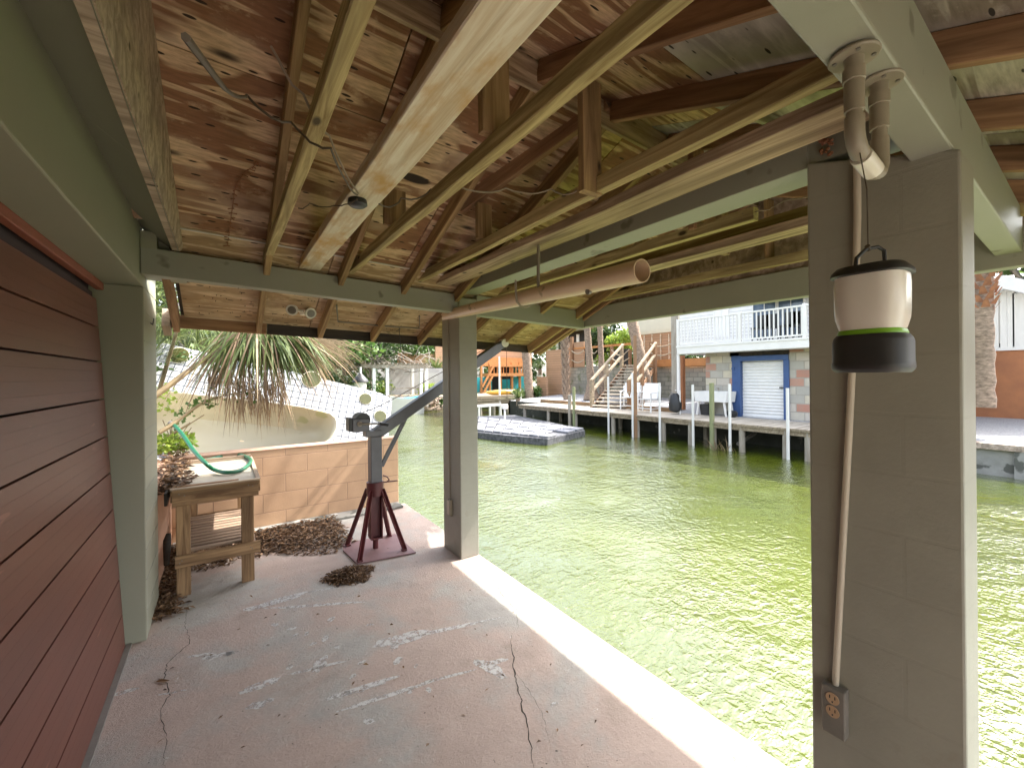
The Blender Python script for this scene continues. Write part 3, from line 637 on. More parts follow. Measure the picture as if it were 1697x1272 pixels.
# hanging pipe with its hook and rods
pa=Vector((1.455,1.135,1.985));pb=Vector((1.66,3.595,2.105))
pp=thing('hanging_pipe','long beige plastic pipe hung on a hook under the joists','pipe',pa)
d=(pb-pa)
pts=[pa+d*t for t in (0,.2,.4,.6,.8,1.0)]
def pipeMB():
    mb=MB();mb.tube(pts,[.050,.050,.049,.047,.045,.043],32,cap=False)
    n0=len(mb.v)
    inn=MB().tube(pts,[.045,.045,.044,.042,.040,.038],32,cap=False);inn.f=[f[::-1] for f in inn.f];mb.add(inn.v,inn.f)
    for j in range(32): mb.f.append((j,n0+j,n0+(j+1)%32,(j+1)%32))
    return mb
MBp=pipeMB();
# cut far end diagonally: pull top verts forward
tip=AD(671,529,4.6)
n0=len(MBp.v);ring=[MBp.v[5*32+j].copy() for j in range(32)]
low=min(range(32),key=lambda j:ring[j].x)
MBp.v+= [tip];
for j in range(32):
    if (ring[j]-ring[low]).length<.075: MBp.f.append((5*32+j,5*32+(j+1)%32,n0))
MBp.build('tube','pipe',pp,smooth=True)
hp=pa+d*.13
MB().tube([hp+Vector((-.012,0,-.046)),hp+Vector((-.030,0,-.050))],.014,16).build('port_hole','boxgray',pp,smooth=True)
hk=thing('pipe_hook','rusty metal hook and rods holding up the beige pipe','hook',(1.44,2.0,2.0))
q=pa+d*.385
hkp=[q+Vector((-.062,0,.10)),q+Vector((-.062,0,.02)),q+Vector((-.055,0,-.030)),q+Vector((-.028,0,-.056)),q+Vector((.01,0,-.060)),q+Vector((.045,0,-.045)),q+Vector((.058,0,-.02))]
MB().tube(hkp,.0065,10).build('hook','rodmetal',hk,smooth=True)
r=pa+d*.30+Vector((-.035,0,0))
MB().tube([(r.x+.004,r.y,2.30),(r.x,r.y,r.z+.03)],.0095,10).build('rod','rodmetal',hk,smooth=True)
# wires and speaker under the wide joist
sp=Vector((.475,1.83,2.285))
tag(MB().tube([sp+Vector((.0,0,.016)),sp+Vector((0,0,-.004)),sp+Vector((0,0,-.012))],[.038,.040,.030],24).build('speaker_puck','black',smooth=True),'round black puck fixed under the bleached wide joist','speaker')
def wire(pts,r,mt,lab,sg=0.02):
    P=[Vector(p) for p in pts];out=[]
    for a,b in zip(P,P[1:]):
        for i in range(6):
            t=i/6;out.append(a.lerp(b,t)+Vector((U(-1,1)*.003,U(-1,1)*.003,-sg*4*t*(1-t)+U(-1,1)*.002)))
    out.append(P[-1]);tag(MB().tube(out,r,6).build('cable',mt,smooth=True),lab,'cable')
wire([AX(325,60,-.02),AX(420,150,.06),AX(490,195,.16),AX(555,240,.25),AX(598,318,.44)],.0035,'cable','dark cable from the far left roof sheets to the black puck')
wire([AX(462,70,.12),AX(512,150,.2),AX(555,220,.3),AX(600,315,.44)],.004,'cablew','pale gray cable slung beside the first joist to the puck')
wire([AX(635,335,.50),AX(672,325,.62),AX(720,312,.75),AX(772,308,.80)],.0035,'cable','dark cable from the puck to the greenish second joist')
wire([AX(772,309,.80),AX(845,312,1.0),AX(920,315,1.2),AX(962,318,1.26)],.0035,'cablew','tan cable between the second and third joists')
wire([AX(598,325,.44),AX(560,335,.38),AX(520,330,.3),AX(500,338,.26)],.0025,'cable','thin black wire looping left from the puck',.01)
wire([AX(1225,72,1.62),AX(1268,95,1.66),AX(1300,120,1.66),AX(1322,130,1.63)],.006,'cablew','thick tan cable bent against the roof near the drain',.0)
wire([AX(1236,362,2.02),AX(1280,355,2.05),AX(1310,340,2.05),AX(1345,336,2.05)],.003,'cablew','thin white wire lying along the beam past the near pillar',.0)
# rusty conduit frame under the eave
ct=MB();pts=[AY(560,500,3.55),AY(562,527,3.72),AY(640,536,3.75),AY(697,541,3.78),AY(697,520,3.6)]
ct.tube(pts,.007,8)
tag(ct.build('metal_conduit','boxgray',smooth=True),'dull metal conduit bent under the eave rafters','conduit')
tag(MB().tube([AY(663,537,3.78),AY(665,575,3.8)],.003,6).tube([AY(658,545,3.8),AY(665,541,3.78)],.003,6).build('wire_hook','black'),'short black wire dangling below the eave conduit','wire')
# security light
sc=thing('security_light','twin head white security light under the eave','light',(.5,3.70,2.09))
sp=AY(508,508,3.72);zz=zf(sp.x,sp.y)
MB().lathe((sp.x,sp.y,zz-.04),[(.038,0),(.042,.01),(.042,.038)],20).build('mount','whitepaint',sc,smooth=True)
for px,py,s_ in ((487,506,-1),(516,512,1)):
    q=AY(px,py,3.62);dirv=Vector((-.35*1 if s_<0 else .25,-.85,-.3)).normalized()
    q0=q-dirv*.02;b_=MB().tube([sp+Vector((0,0,-.01)),q0],.012,8).tube([q0-dirv*.03,q0,q0+dirv*.035],[.024,.036,.043],20)
    hd=b_.build('lamp_head','whitepaint',sc,smooth=True)
    sub('lens',MB().tube([q0+dirv*.034,q0+dirv*.037],.030,20),'boxgray',hd,smooth=True)
tag(MB().tube([AY(248,522,3.84)+Vector((.012,0,0)),AX(252,524,-.35),AX(255,526,-.34),AX(257,516,-.345)],.003,6).build('wall_hook','black'),'small black hook on the wall pier corner','hook')

def onroof(x,y,off=.006): return AP(x,y,(0,0,3.5268-off),(.034,.38,1))
random.seed(91)
vp=[onroof(x,y) for x,y in ((437,262),(420,272),(406,286),(396,305),(392,328),(388,352),(385,375),(381,398))]
vm=MB();pp_=cat(vp);vm.tube(pp_,.0016,5)
for p in pp_[::2]:
    for k in range(2): vm.tube([p,p+Vector((U(-.025,.025),U(-.02,.02),-U(.0,.006)))],[.0018,.003],4)
tag(vm.build('dried_vine','bootred'),'thin dried red brown vine clinging to the underside of the left roof sheets','vine')
for a,b,m_ in (((470,395),(462,430),.3),((560,430),(556,500),.5),((600,420),(598,475),.6)):
    pass
# nail points and staples peppering the eave sheets
nm=MB()
for i in range(260):
    x=U(-.15,3.0);y=U(3.3,3.93);z=zf(x,y);nm.lathe((x,y,z-.006),[(.0022,0),(.003,.007)],5)
o=nm.build('nail_tips','darkwood',BH);o['kind']='stuff'
# ================================================================ near the slab
def leafclump(mb,c,r,n,size,flat=1.,up=0.):
    c=Vector(c)
    for i in range(n):
        while 1:
            q=Vector((U(-1,1),U(-1,1),U(-1,1)))
            if q.length<1: break
        k=.55+.45*q.length
        p=c+Vector((q.x*r[0],q.y*r[1],q.z*r[2]))
        a=Vector((U(-1,1),U(-1,1),U(-.6,.8)+up)).normalized();b=a.cross(Vector((U(-1,1),U(-1,1),U(-1,1)))).normalized()
        s=size*U(.6,1.3);w=s*.38*flat
        mb.add([p,p+a*s*.5+b*w,p+a*s,p+a*s*.5-b*w],[(0,1,2,3)])
    return mb
def blade(mb,p,d,L,w,droop,seg=5,tw=None):
    """long narrow leaf starting at p"""
    p=Vector(p);d=Vector(d).normalized();s=(tw or d.cross(Vector((0,0,1))))
    if s.length<1e-3: s=Vector((1,0,0))
    s=s.normalized();pts=[];q=p.copy();dd=d.copy()
    vs=[]
    for i in range(seg+1):
        t=i/seg;ww=w*(math.sin(math.pi*min(1,.15+t*.85))**.6)*(1-t*.75)
        vs+=[q-s*ww/2,q+s*ww/2]
        q=q+dd*(L/seg);dd=(dd+Vector((0,0,-droop/seg))).normalized()
    mb.add(vs,[(2*i,2*i+1,2*i+3,2*i+2) for i in range(seg)]);return mb
def fan(mb,c,axis,n,L,w,droop,spread=2.4,seg=5,jit=.12):
    """fan palm leaf: n blades radiating in a half disc round axis"""
    axis=Vector(axis).normalized();side=axis.cross(Vector((0,0,1)))
    if side.length<1e-3: side=Vector((1,0,0))
    side.normalize()
    for i in range(n):
        t=(i/(n-1)-.5)*spread
        d=axis*math.cos(t)+side*math.sin(t)+Vector((U(-jit,jit),U(-jit,jit),U(-jit,jit)))
        blade(mb,c,d,L*U(.8,1.1)*(1-.25*abs(t)/spread),w,droop*U(.7,1.3),seg)
    return mb
# peach block wall at the end of the slab, low side wall, planter soil
wl=MB().box((-.46,5.0,0),(1.752,5.19,.80))
o=wl.build('block_wall','peach',bevel=.006)
tag(o,'peach painted low block wall closing the far end of the slab','wall')
sub('cap',MB().box((-.45,4.995,.801),(1.756,5.19,.812)),'peachside',o)
tag(MB().box((-.62,3.844,0),(-.405,4.997,.80)).build('block_wall','peachside',bevel=.006),'short peach side wall behind the wooden bench','wall')
struct(MB().box((-9,5.192,-2),(1.75,12.0,.62)).box((-9,3.845,-2),(-.622,5.19,.74)).build('planting_ground','soil'))
struct(MB().box((1.752,5.19,-2.2),(1.79,12.0,.55)).build('seawall','seawall'))
# footing ledge along the wall
o=MB().box((-.40,4.80,.003),(1.74,4.995,.030)).build('footing_ledge','seawall',bevel=.006);struct(o)
# leaf litter
def litter(fn,n,size,z0,z1,name,lab=None):
    mb=MB()
    for i in range(n):
        x,y,h=fn();p=Vector((x,y,z0+h*(z1-z0)*U(.1,1)**.7+.004));a=U(0,6.3);tl=U(-.5,.5)
        d=Vector((math.cos(a),math.sin(a),tl*.6)).normalized();s=d.cross(Vector((U(-.5,.5),U(-.5,.5),1))).normalized();L=size*U(.6,1.3);w=L*U(.16,.26);c=Vector((0,0,L*U(.05,.2)))
        mb.add([p,p+d*L*.5+s*w+c,p+d*L,p+d*L*.5-s*w+c,p+d*L*.5],[(0,1,4),(1,2,4),(2,3,4),(3,0,4)])
    o=mb.build(name,'litter');o['kind']='stuff'
    if lab:tag(o,lab,'leaves')
    return o
def band():
    while 1:
        x=U(-.38,.98);yb=4.10+.25*noise.noise(Vector((x*2,1,0)))-.25*max(0,x-.5)+ (.12 if x<.15 else 0)
        y=U(yb,4.86)
        if R_()<.35+.65*min(1,(y-yb)/.25): return x,y,min(1,(y-yb)/.3)
litter(band,5200,.045,0,.05,'leaf_litter','dry brown leaf litter drifted under the bench and along the peach wall')
litter(lambda:(lambda a,r:(.80+r*math.cos(a)*.17*(1+.25*math.sin(3*a)),3.40+r*math.sin(a)*.15*(1+.2*math.cos(2*a+1)),1-r))(U(0,6.3),U(0,1)**.6),1500,.034,0,.085,'leaf_litter','small heap of dead leaves in front of the crane base')
litter(lambda:(lambda x:(x,U(3.55,4.35) if R_()<.8 else U(3.5,3.7),.4))(-.39+abs(random.gauss(0,.06))),900,.045,0,.035,'leaf_litter','thin drift of dead leaves along the foot of the pier and bench')
def scat():
    p=AZ(U(200,900),U(960,1200),0)
    return p.x,p.y,0
litter(lambda:(lambda p:(p.x,p.y,0))(AZ(U(230,1000),U(930,1240),0)),46,.026,0,.004,'leaf_litter','odd dead leaves scattered over the pink slab')
tag(MB().add([AZ(248,1117,.004),AZ(258,1112,.012),AZ(272,1115,.006),AZ(262,1119,.010)],[(0,1,2,3)]).build('dead_leaf','litter'),'single rust brown leaf lying on the long left crack','leaf')
litter(lambda:(lambda p:(p.x,p.y,R_()))(AZ(U(262,312),U(742,790),.80)),700,.07,.70,.90,'leaf_litter','tangle of dry curled leaves heaped between the pier and the bench top')
# ---- potting bench
bn=thing('potting_bench','weathered wooden potting bench with slatted lower shelf against the peach wall','bench',(-.04,4.3,0))
def P(x,y,z): return (x,y,z)
bx0,bx1,by0,by1=-.30,.215,3.765,4.86
for (x,y) in ((-.245,3.82),(.145,3.80),(-.245,4.80),(.145,4.80)):
    timber('leg',(x,y,.0),(x,y,.70),.05,.082,'pt',bn,roll=0)
timber('rail',(bx0,by0-.014,.715),(bx1,by0-.014,.715),.026,.115,'pt',bn)
timber('rail',(bx0,by1,.725),(bx1,by1,.725),.024,.085,'pt',bn)
timber('rail',(bx0,by0,.725),(bx0,by1-.012,.725),.024,.085,'pt',bn);timber('rail',(bx1,by0,.725),(bx1,by1-.012,.725),.024,.085,'pt',bn)
timber('rail',(bx0+.012,by0-.004,.262),(bx1+.01,by0-.004,.262),.024,.085,'pt',bn)
timber('rail',(bx0+.015,by1-.03,.265),(bx1,by1-.03,.265),.022,.062,'pt',bn)
timber('rail',(bx1-.03,by0+.015,.265),(bx1-.03,by1-.045,.265),.022,.062,'ptgray',bn)
MB().box((bx0+.014,by0+.014,.745),(bx1-.014,by1-.014,.765)).build('tabletop','tablewht',bn)
timber('edge_strip',(bx0-.012,by0-.006,.775),(bx1+.01,by0-.006,.775),.04,.013,'rough',bn)
timber('edge_strip',(bx1,by0+.015,.775),(bx1,by1-.01,.775),.03,.013,'rough',bn)
timber('edge_strip',(bx0,by1+.0,.783),(bx1,by1+.0,.783),.03,.03,'rough',bn)
timber('edge_strip',(bx0+.02,by0+.06,.772),(.09,by0+.06,.772),.02,.02,'scab',bn)
y=by0+.10
while y<by1-.09:
    timber('slat',(bx0+.02,y,.300),(bx1-.05,y,.300),.055,.016,'ptgray',bn);y+=.078
sc=MB()
for (x,z) in ((-.262,.742),(-.232,.728),(.150,.742),(.178,.732),(-.25,.27),(-.262,.255),(.16,.268),(.172,.256)):
    q=by0-.0275 if z>.5 else by0-.0165
    bm_=MB().tube([(x,q,z),(x,q-.002,z)],.004,8);bm_.build('screw','boxgray',bn)
# brown chair back / board leaning between pier and bench
tag(MB().tube([(-.355,3.99,.18),(-.352,4.0,.30),(-.350,4.0,.36),(-.345,4.02,.40)],[.016,.024,.024,.014],10).build('bark_chunk','darkwood',smooth=True),'dark chunk of wood wedged between the side wall and the bench','wood')
tag(timber('loose_board',(-.34,3.80,.70),(-.34,4.6,.80),.018,.09,'darkwood'),'dark gray board leaning along the left side of the bench top','board')
# hose
hs=[AY(286,692,4.95),AY(300,708,4.75),AY(318,735,4.50),AY(338,757,4.22),AZ(352,768,.80),AZ(372,773,.79),AZ(395,770,.785),AZ(410,760,.785),AZ(412,752,.785),AZ(398,745,.785),AZ(378,743,.785),AZ(358,748,.785),AZ(340,752,.785)]
# smooth with catmull
def cat(P,k=6):
    P=[Vector(p) for p in P];o=[]
    for i in range(len(P)-1):
        a=P[max(i-1,0)];b=P[i];c=P[i+1];d=P[min(i+2,len(P)-1)]
        for j in range(k):
            t=j/k;o.append(.5*((2*b)+(c-a)*t+(2*a-5*b+4*c-d)*t*t+(3*b-a-3*c+d)*t*t*t))
    o.append(P[-1]);return o
hz=thing('garden_hose','short green garden hose looping over the bench top','hose',hs[5])
MB().tube(cat(hs),.016,10).build('tube','hose',hz,smooth=True)
MB().tube([hs[0]+Vector((-.03,.02,.02)),hs[0]+Vector((.01,-.01,-.01))],.019,12).build('coupling','boxgray',hz,smooth=True)
# ---- davit crane
cr=thing('davit_crane','maroon and gray hand winch davit crane on its steel plate','crane',(1.115,3.80,0))
cx,cy=1.115,3.80
pl=MB().prism([(.865,3.92,.004),(.895,3.575,.004),(1.375,3.50,.004),(1.375,4.03,.004),(.90,4.09,.004)],(0,0,.010));pl.build('base_plate','plate',cr)
for sx,sy in ((-1,-1),(-1,1),(1,-1),(1,1)):
    p=(cx+sx*.19,cy+sy*.20,.02);q=(cx+sx*.045,cy+sy*.045,.545)
    l=MB();l.bar(p,q,.040,.010).bar(Vector(p)+Vector((sx*.012,0,0)),Vector(q)+Vector((sx*.012,0,0)),.010,.036);l.build('leg','maroon',cr,bevel=.002)
    MB().box((p[0]-.022,p[1]-.022,.0145),(p[0]+.022,p[1]+.022,.026)).build('foot','maroon',cr,bevel=.003)
MB().tube([(cx,cy,.49),(cx,cy,.61)],.073,28).build('collar','maroon',cr,smooth=True)
MB().tube([(cx,cy,.49),(cx,cy,.115)],.005,6).box((cx-.05,cy-.05,.105),(cx+.05,cy+.05,.118)).box((cx-.052,cy-.052,.118),(cx-.042,cy+.052,.492)).box((cx+.042,cy-.052,.118),(cx+.052,cy+.052,.492)).box((cx-.042,cy-.004,.118),(cx+.042,cy+.004,.492)).build('web_column','maroon',cr)
MB().tube([(cx,cy,.014),(cx,cy,.105)],.024,14).build('pivot_pin','maroon',cr,smooth=True)
MB().box((cx-.048,cy-.05,.575),(cx+.052,cy+.05,1.02)).build('mast','steel',cr,bevel=.006)
MB().box((cx-.090,cy-.052,1.02),(cx+.045,cy+.052,1.075)).build('head_bracket','steel',cr,bevel=.004)
A=Vector((cx+.005,cy,1.035));B=Vector((2.44,3.80,1.855))
MB().bar(A,B,.085,.10).build('boom','steel',cr,bevel=.008)
e=(B-A).normalized()
MB().bar(B-e*.05,B+e*.10,.06,.075).build('boom_end','steel',cr,bevel=.01)
MB().tube([B+e*.09+Vector((0,-.036,.0)),B+e*.09+Vector((0,.036,.0))],.045,20).build('sheave','whitepaint',cr,smooth=True)
MB().bar((cx+.06,cy,.74),(1.42,3.80,1.19),.03,.035).build('strut','steel',cr,bevel=.003)
wn=MB().box((cx-.205,cy-.075,1.075),(cx-.06,cy+.075,1.085)).box((cx-.205,cy-.078,1.08),(cx-.065,cy-.070,1.185)).box((cx-.205,cy+.07,1.08),(cx-.065,cy+.078,1.185))
wo=wn.build('winch','steel',cr,bevel=.003)
sub('drum',MB().tube([(cx-.115,cy-.066,1.175),(cx-.115,cy+.066,1.175)],.062,24),'black',wo,smooth=True)
sub('gear_cover',MB().box((cx-.235,cy-.07,1.085),(cx-.195,cy+.05,1.20)),'black',wo,bevel=.006)
sub('crank',MB().tube([(cx-.15,cy-.078,1.145),(cx-.15,cy-.105,1.145),(cx+.02,cy-.115,1.140)],.0075,10),'rodmetal',wo,smooth=True)
sub('grip',MB().tube([(cx+.01,cy-.115,1.14),(cx+.085,cy-.125,1.125)],.013,12),'black',wo,smooth=True)
sub('hub',MB().tube([(cx-.15,cy-.079,1.145),(cx-.15,cy-.092,1.145)],.022,16),'rodmetal',wo,smooth=True)
lk=MB().tube([(cx+.065,cy-.02,.66),(cx+.10,cy-.03,.645),(cx+.12,cy-.03,.615),(cx+.09,cy-.03,.595)],.006,8).tube([(cx+.06,cy-.03,.60),(cx+.19,cy-.05,.60)],.006,8)
lk.build('swivel_lock','maroon',cr,smooth=True)
MB().tube(cat([Vector((cx-.10,cy,1.237)),Vector((cx+.1,cy,1.31)),Vector((1.7,cy,1.55)),B+e*.09+Vector((0,0,.045))]),.0035,6).tube([B+e*.12+Vector((.012,0,.03)),B+e*.12+Vector((.014,0,-.62))],.003,6).build('cable','cable',cr,smooth=True)
# ---- tilted fiberglass spa shell
N=Vector((-.10,-.88,.46)).normalized();P0=Vector((1.4,6.0,1.15))
def SP(x,y): return AP(x,y,P0,N)
ex=(SP(640,700)-SP(300,640));ex=(ex-N*ex.dot(N)).normalized();ey=N.cross(ex)
if ey.z<0: ey=-ey
smx=Matrix(((ex.x,ey.x,N.x,P0.x),(ex.y,ey.y,N.y,P0.y),(ex.z,ey.z,N.z,P0.z),(0,0,0,1)));si=smx.inverted()
def L2(x,y): q=si@SP(x,y);return Vector((q.x,q.y,0))
spa=bpy.data.objects.new('spa_shell',None);C.objects.link(spa);spa.matrix_world=smx;tag(spa,'big white fiberglass spa shell tilted on its side behind the peach wall','spa shell')
def spart(name,mb,mt,smooth=False):
    me=bpy.data.meshes.new(name);me.from_pydata(mb.v,[],mb.f);me.materials.append(M[mt])
    if smooth: me.polygons.foreach_set('use_smooth',[True]*len(me.polygons));autosm(me,50)
    o=bpy.data.objects.new(name,me);C.objects.link(o);o.parent=spa;return o
# deck outline with hole for the basin (bridged ring, dense)
outer=[(650,652),(641,724),(480,760),(200,800),(120,700),(150,590),(270,556),(400,588),(500,612)]
inner=[(555,682),(560,700),(550,722),(520,742),(400,752),(285,745),(200,705),(215,655),(250,634),(300,641),(420,656),(500,668)]
def resample(poly,n):
    P=[L2(*p) for p in poly];P.append(P[0]);ds=[0]
    for a,b in zip(P,P[1:]): ds.append(ds[-1]+(b-a).length)
    out=[]
    for i in range(n):
        t=ds[-1]*i/n;k=max(j for j in range(len(ds)-1) if ds[j]<=t);out.append(P[k].lerp(P[k+1],(t-ds[k])/max(1e-6,ds[k+1]-ds[k])))
    return out
def polar(poly,c,n):
    P=resample(poly,720);out=[]
    for i in range(n):
        t=-math.pi+2*math.pi*i/n;best=min(P,key=lambda q:abs((math.atan2(q.y-c.y,q.x-c.x)-t+math.pi)%(2*math.pi)-math.pi));out.append(best)
    return out
cc=sum(resample(inner,60),Vector())/60;n=96
O_=polar(outer,cc,n);I_=polar(inner,cc,n)
mb=MB();mb.add([p for p in O_]+[p for p in I_]+[p+Vector((0,0,-.04)) for p in O_],[(i,(i+1)%n,n+(i+1)%n,n+i) for i in range(n)]+[(2*n+i,2*n+(i+1)%n,(i+1)%n,i) for i in range(n)])
spart('tiled_deck',mb,'grid')
mb=MB();rings=[(1.0,.0),(1.012,.018),(.985,.03),(.96,.012),(.93,-.12),(.86,-.42),(.70,-.52),(.02,-.54)]
for k,(s_,dz) in enumerate(rings):
    for p in I_: mb.v.append(Vector((cc.x+(p.x-cc.x)*s_,cc.y+(p.y-cc.y)*s_,dz)))
for k in range(len(rings)-1):
    for i in range(n): mb.f.append((k*n+i,k*n+(i+1)%n,(k+1)*n+(i+1)%n,(k+1)*n+i))
spart('basin',mb,'cream',True)
mb=MB();p=[L2(*q) for q in ((300,700),(420,690),(556,700),(540,716),(420,722),(300,716))]
for (px,py,r) in ((605,656,.085),(629,685,.085),(516,622,.12),(297,578,.11)):
    c_=L2(px,py);k=MB().lathe((c_.x,c_.y,.004),[(r*1.02,0),(r*1.03,.004),(r,.005)],28)
    spart('port_rim',k,'cream',True)
    m2=MB().lathe((c_.x,c_.y,.0098),[(r*.96,0),(r*.94,.002)],28);spart('port',m2,'portm')
# ---- palms and plants left of the crane
def palmfan(name,lab,base,crown,n,L,mats,seed,nfr=1,cat_='palm'):
    pass
pf=thing('drooping_palm','arching fan palm stems with drooping half dead leaves before the spa shell','palm',(-.45,5.3,.6))
stem=[AY(235,660,4.9),AY(300,613,5.0),AY(352,577,5.1),AY(405,548,5.2)]
MB().tube(cat(stem),[.026]*7+[.022]*6+[.016]*6,8).build('petiole','petiole',pf,smooth=True)
st2=[AY(262,705,4.9),AY(290,688,4.95),AY(340,655,5.05),AY(400,640,5.15),AY(455,628,5.2)]
MB().tube(cat(st2),[.020]*7+[.014]*8+[.007]*10,8).build('petiole','petiole',pf,smooth=True)
MB().tube(cat([AY(275,712,4.95),AY(310,693,5.0),AY(337,677,5.05)]),[.010]*7+[.005]*6,6).build('petiole','petiole',pf,smooth=True)
fr={'frond':MB(),'frondtan':MB(),'frondbr':MB()}
random.seed(11)
for i in range(430):
    px=U(378,500);py=U(528,556)+ (px-400)*.03
    p=AY(px,py,U(4.95,5.45));side=(px-430)/60
    d=Vector((side*.55+U(-.25,.25),U(-.3,.15),-.55+U(-.35,.3)))
    mt='frond' if R_()<.72 else ('frondbr' if R_()<.6 else 'frondtan')
    L_=U(.40,.72) if mt=='frond' else U(.65,1.02)
    blade(fr[mt],p,d,L_,U(.016,.030),U(.5,1.3),5,Vector((U(-1,1),U(-1,1),0)))
for i in range(260):   # dead brown fan tips
    p=AY(U(378,470),U(600,650),U(4.9,5.3));blade(fr['frondbr' if R_()<.6 else 'frondtan'],p,Vector((U(-.25,.35),U(-.2,.2),-1)),U(.25,.50),U(.009,.017),.5,4,Vector((U(-1,1),U(-1,1),0)))
for i in range(80):
    p=AY(U(345,380),U(585,620),U(5.0,5.2));blade(fr['frondbr'],p,Vector((U(-.3,.1),0,-1)),U(.2,.40),.012,.3,4,Vector((U(-1,1),U(-1,1),0)))
for i in range(120):   # silvery strands arching to the right
    p=AY(U(470,520),U(540,570),U(5.3,5.7));blade(fr['frondtan'],p,Vector((.8+U(-.2,.4),U(-.2,.3),.05+U(-.5,.2))),U(.5,1.0),U(.009,.016),U(.8,1.6),6,Vector((0,0,1)))
for i in range(15):
    c_=AY(405+i*7+U(-6,6),U(540,556),U(5.0,5.4));ax=Vector(((i-6)/9.,U(-.25,.1),-.75+U(-.2,.2)));fan(fr['frond'],c_,ax,17,U(.42,.60),.030,.55,1.9)
# unseen fronds added above the eave to shade the leaf litter and bench
for i in range(9):
    e_=Vector((U(3.0,4.2),U(3.8,4.8),U(3.0,3.5)));s_=Vector((-1.25,6.35,3.5))
    MB().tube(cat([s_,s_.lerp(e_,.5)+Vector((0,0,.7)),e_]),[.02]*7+[.012]*6,6).build('petiole','petiole',pf,smooth=True)
    for j in range(3): fan(fr['frond'],e_+Vector((U(-.3,.3),U(-.2,.2),U(-.1,.2))),(U(.3,1),U(-.6,.4),-.3),20,U(.6,.8),.05,.6,3.0)
for k_,m_ in fr.items(): m_.build('frond',k_,pf)
# left palm behind the pier: green fans
pg=thing('fan_palm','dark green fan palm crowding the gap beside the wall pier','palm',(-.9,5.6,.7))
mb=MB();random.seed(5)
for i in range(26):
    c_=AY(U(225,300),U(440,590),U(5.2,6.6));a=(Vector((U(-1,1),U(-1,.3),U(-.2,1)))).normalized();fan(mb,c_,a,16,U(.35,.6),.022,.5)
for i in range(90):
    c_=AY(U(250,268),U(470,640),5.0);blade(mb,c_,Vector((U(-.2,.6),0,U(.2,1))),U(.4,.9),.02,.5)
mb.build('fronds','frond',pg)
MB().tube([AY(262,640,5.1),AY(300,520,5.0)],[.02,.012],8).build('petiole','petiole',pg,smooth=True)
tk=MB().tube([(-1.2,6.3,.5),(-1.3,6.4,3.6)],[.16,.13],12).build('trunk','bark',pg,smooth=True)
mb=MB();random.seed(9)
for i in range(60):
    c_=Vector((U(-1.9,-.6),U(5.6,7.2),U(2.3,4.3)));fan(mb,c_,(U(-1,1),U(-1,1),U(-.3,.6)),16,U(.4,.7),.03,.8)
mb.build('crown','frond',pg)
mb=MB();random.seed(12)
for i in range(34):
    c_=AY(U(262,390),U(515,560),U(6.8,8.2));fan(mb,c_,(U(-1,1),U(-1,.3),U(-.6,.5)),15,U(.4,.65),.022,.9)
pq=thing('fan_palm','light green fan palm behind the upper edge of the spa shell','palm',(0,8.2,.6))
mb.build('crown','frond',pq);MB().tube([(-.3,8.3,.6),(-.2,8.2,2.2)],[.13,.11],10).build('trunk','bark',pq,smooth=True)
# small bright plants at the hose end
mb=MB();random.seed(3)
leafclump(mb,AY(285,722,5.0),(.16,.12,.09),260,.055)
leafclump(mb,AY(272,650,5.3),(.12,.12,.16),60,.05)
sh=thing('shrub','bright yellow green weed growing behind the bench corner','plant',AY(285,740,5.0))
mb.build('foliage','leafy',sh);s_=MB()
for i in range(9):
    s_.tube([AY(U(275,300),742,5.0),AY(U(268,320),U(680,715),5.0)],.004,5)
s_.build('stem','petiole',sh)
mb=MB()
for (a,b_) in (((280,700),(330,640)),((300,690),(350,640)),((262,600),(330,560)),((330,655),(425,640))):
    pa_=AY(*a,5.05);pb_=AY(*b_,5.05)
    for i in range(12): leafclump(mb,pa_.lerp(pb_,R_())+Vector((0,0,U(-.1,.05))),(.05,.05,.05),2,.05)
vn=tag(mb.build('vine','leafg'),'thin leafy vine climbing over the palm stems','vine')
# ================================================================ canal and far bank
WZ=-.55;EXPO=2.6;DXF=11.3;DZF=.20
struct(MB().quad((1.8,-40,WZ),(70,-40,WZ),(70,90,WZ),(1.8,90,WZ)).build('water','water'))
struct(MB().quad((-300,-300,-2.6),(300,-300,-2.6),(300,300,-2.6),(-300,300,-2.6)).build('ground','grasst'))
# opposite bank
bank=MB();bank.add([(12.8,-30,.08),(17.0,-30,.25),(40,-30,.6),(12.8,3.4,.08),(17,3.4,.3),(40,3.4,.6)],[(0,1,4,3),(1,2,5,4)])
bank.add([(12.9,3.4,.18),(17.3,3.4,.42),(60,3.4,.9),(12.9,19,.18),(17.3,19,.42),(60,19,.9)],[(0,1,4,3),(1,2,5,4)])
struct(bank.build('gravel_ground','gravel'))
struct(MB().box((12.7,-30,-2.5),(13.05,3.4,.06)).build('seawall','seawall'))
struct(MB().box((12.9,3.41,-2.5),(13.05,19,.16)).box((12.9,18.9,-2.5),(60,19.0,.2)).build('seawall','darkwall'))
# farther bank closing the canal
struct(MB().box((2,27.5,-2.5),(30,90,.12)).box((14,19,-2.5),(60,27.5,.12)).build('far_bank','grasst'))
struct(MB().box((-9,12,-2.5),(1.75,90,.3)).build('side_bank','grasst'))
def fb(x0,x1,yt,yb,X,th=.1,mb=None):
    """box on the plane X from pixel extents"""
    a=AX(x0,yb,X);b=AX(x1,yb,X);c=AX((x0+x1)/2,yt,X);d_=AX((x0+x1)/2,yb,X)
    mb=mb or MB();mb.box((X,b.y,d_.z),(X+th,a.y,c.z));return mb
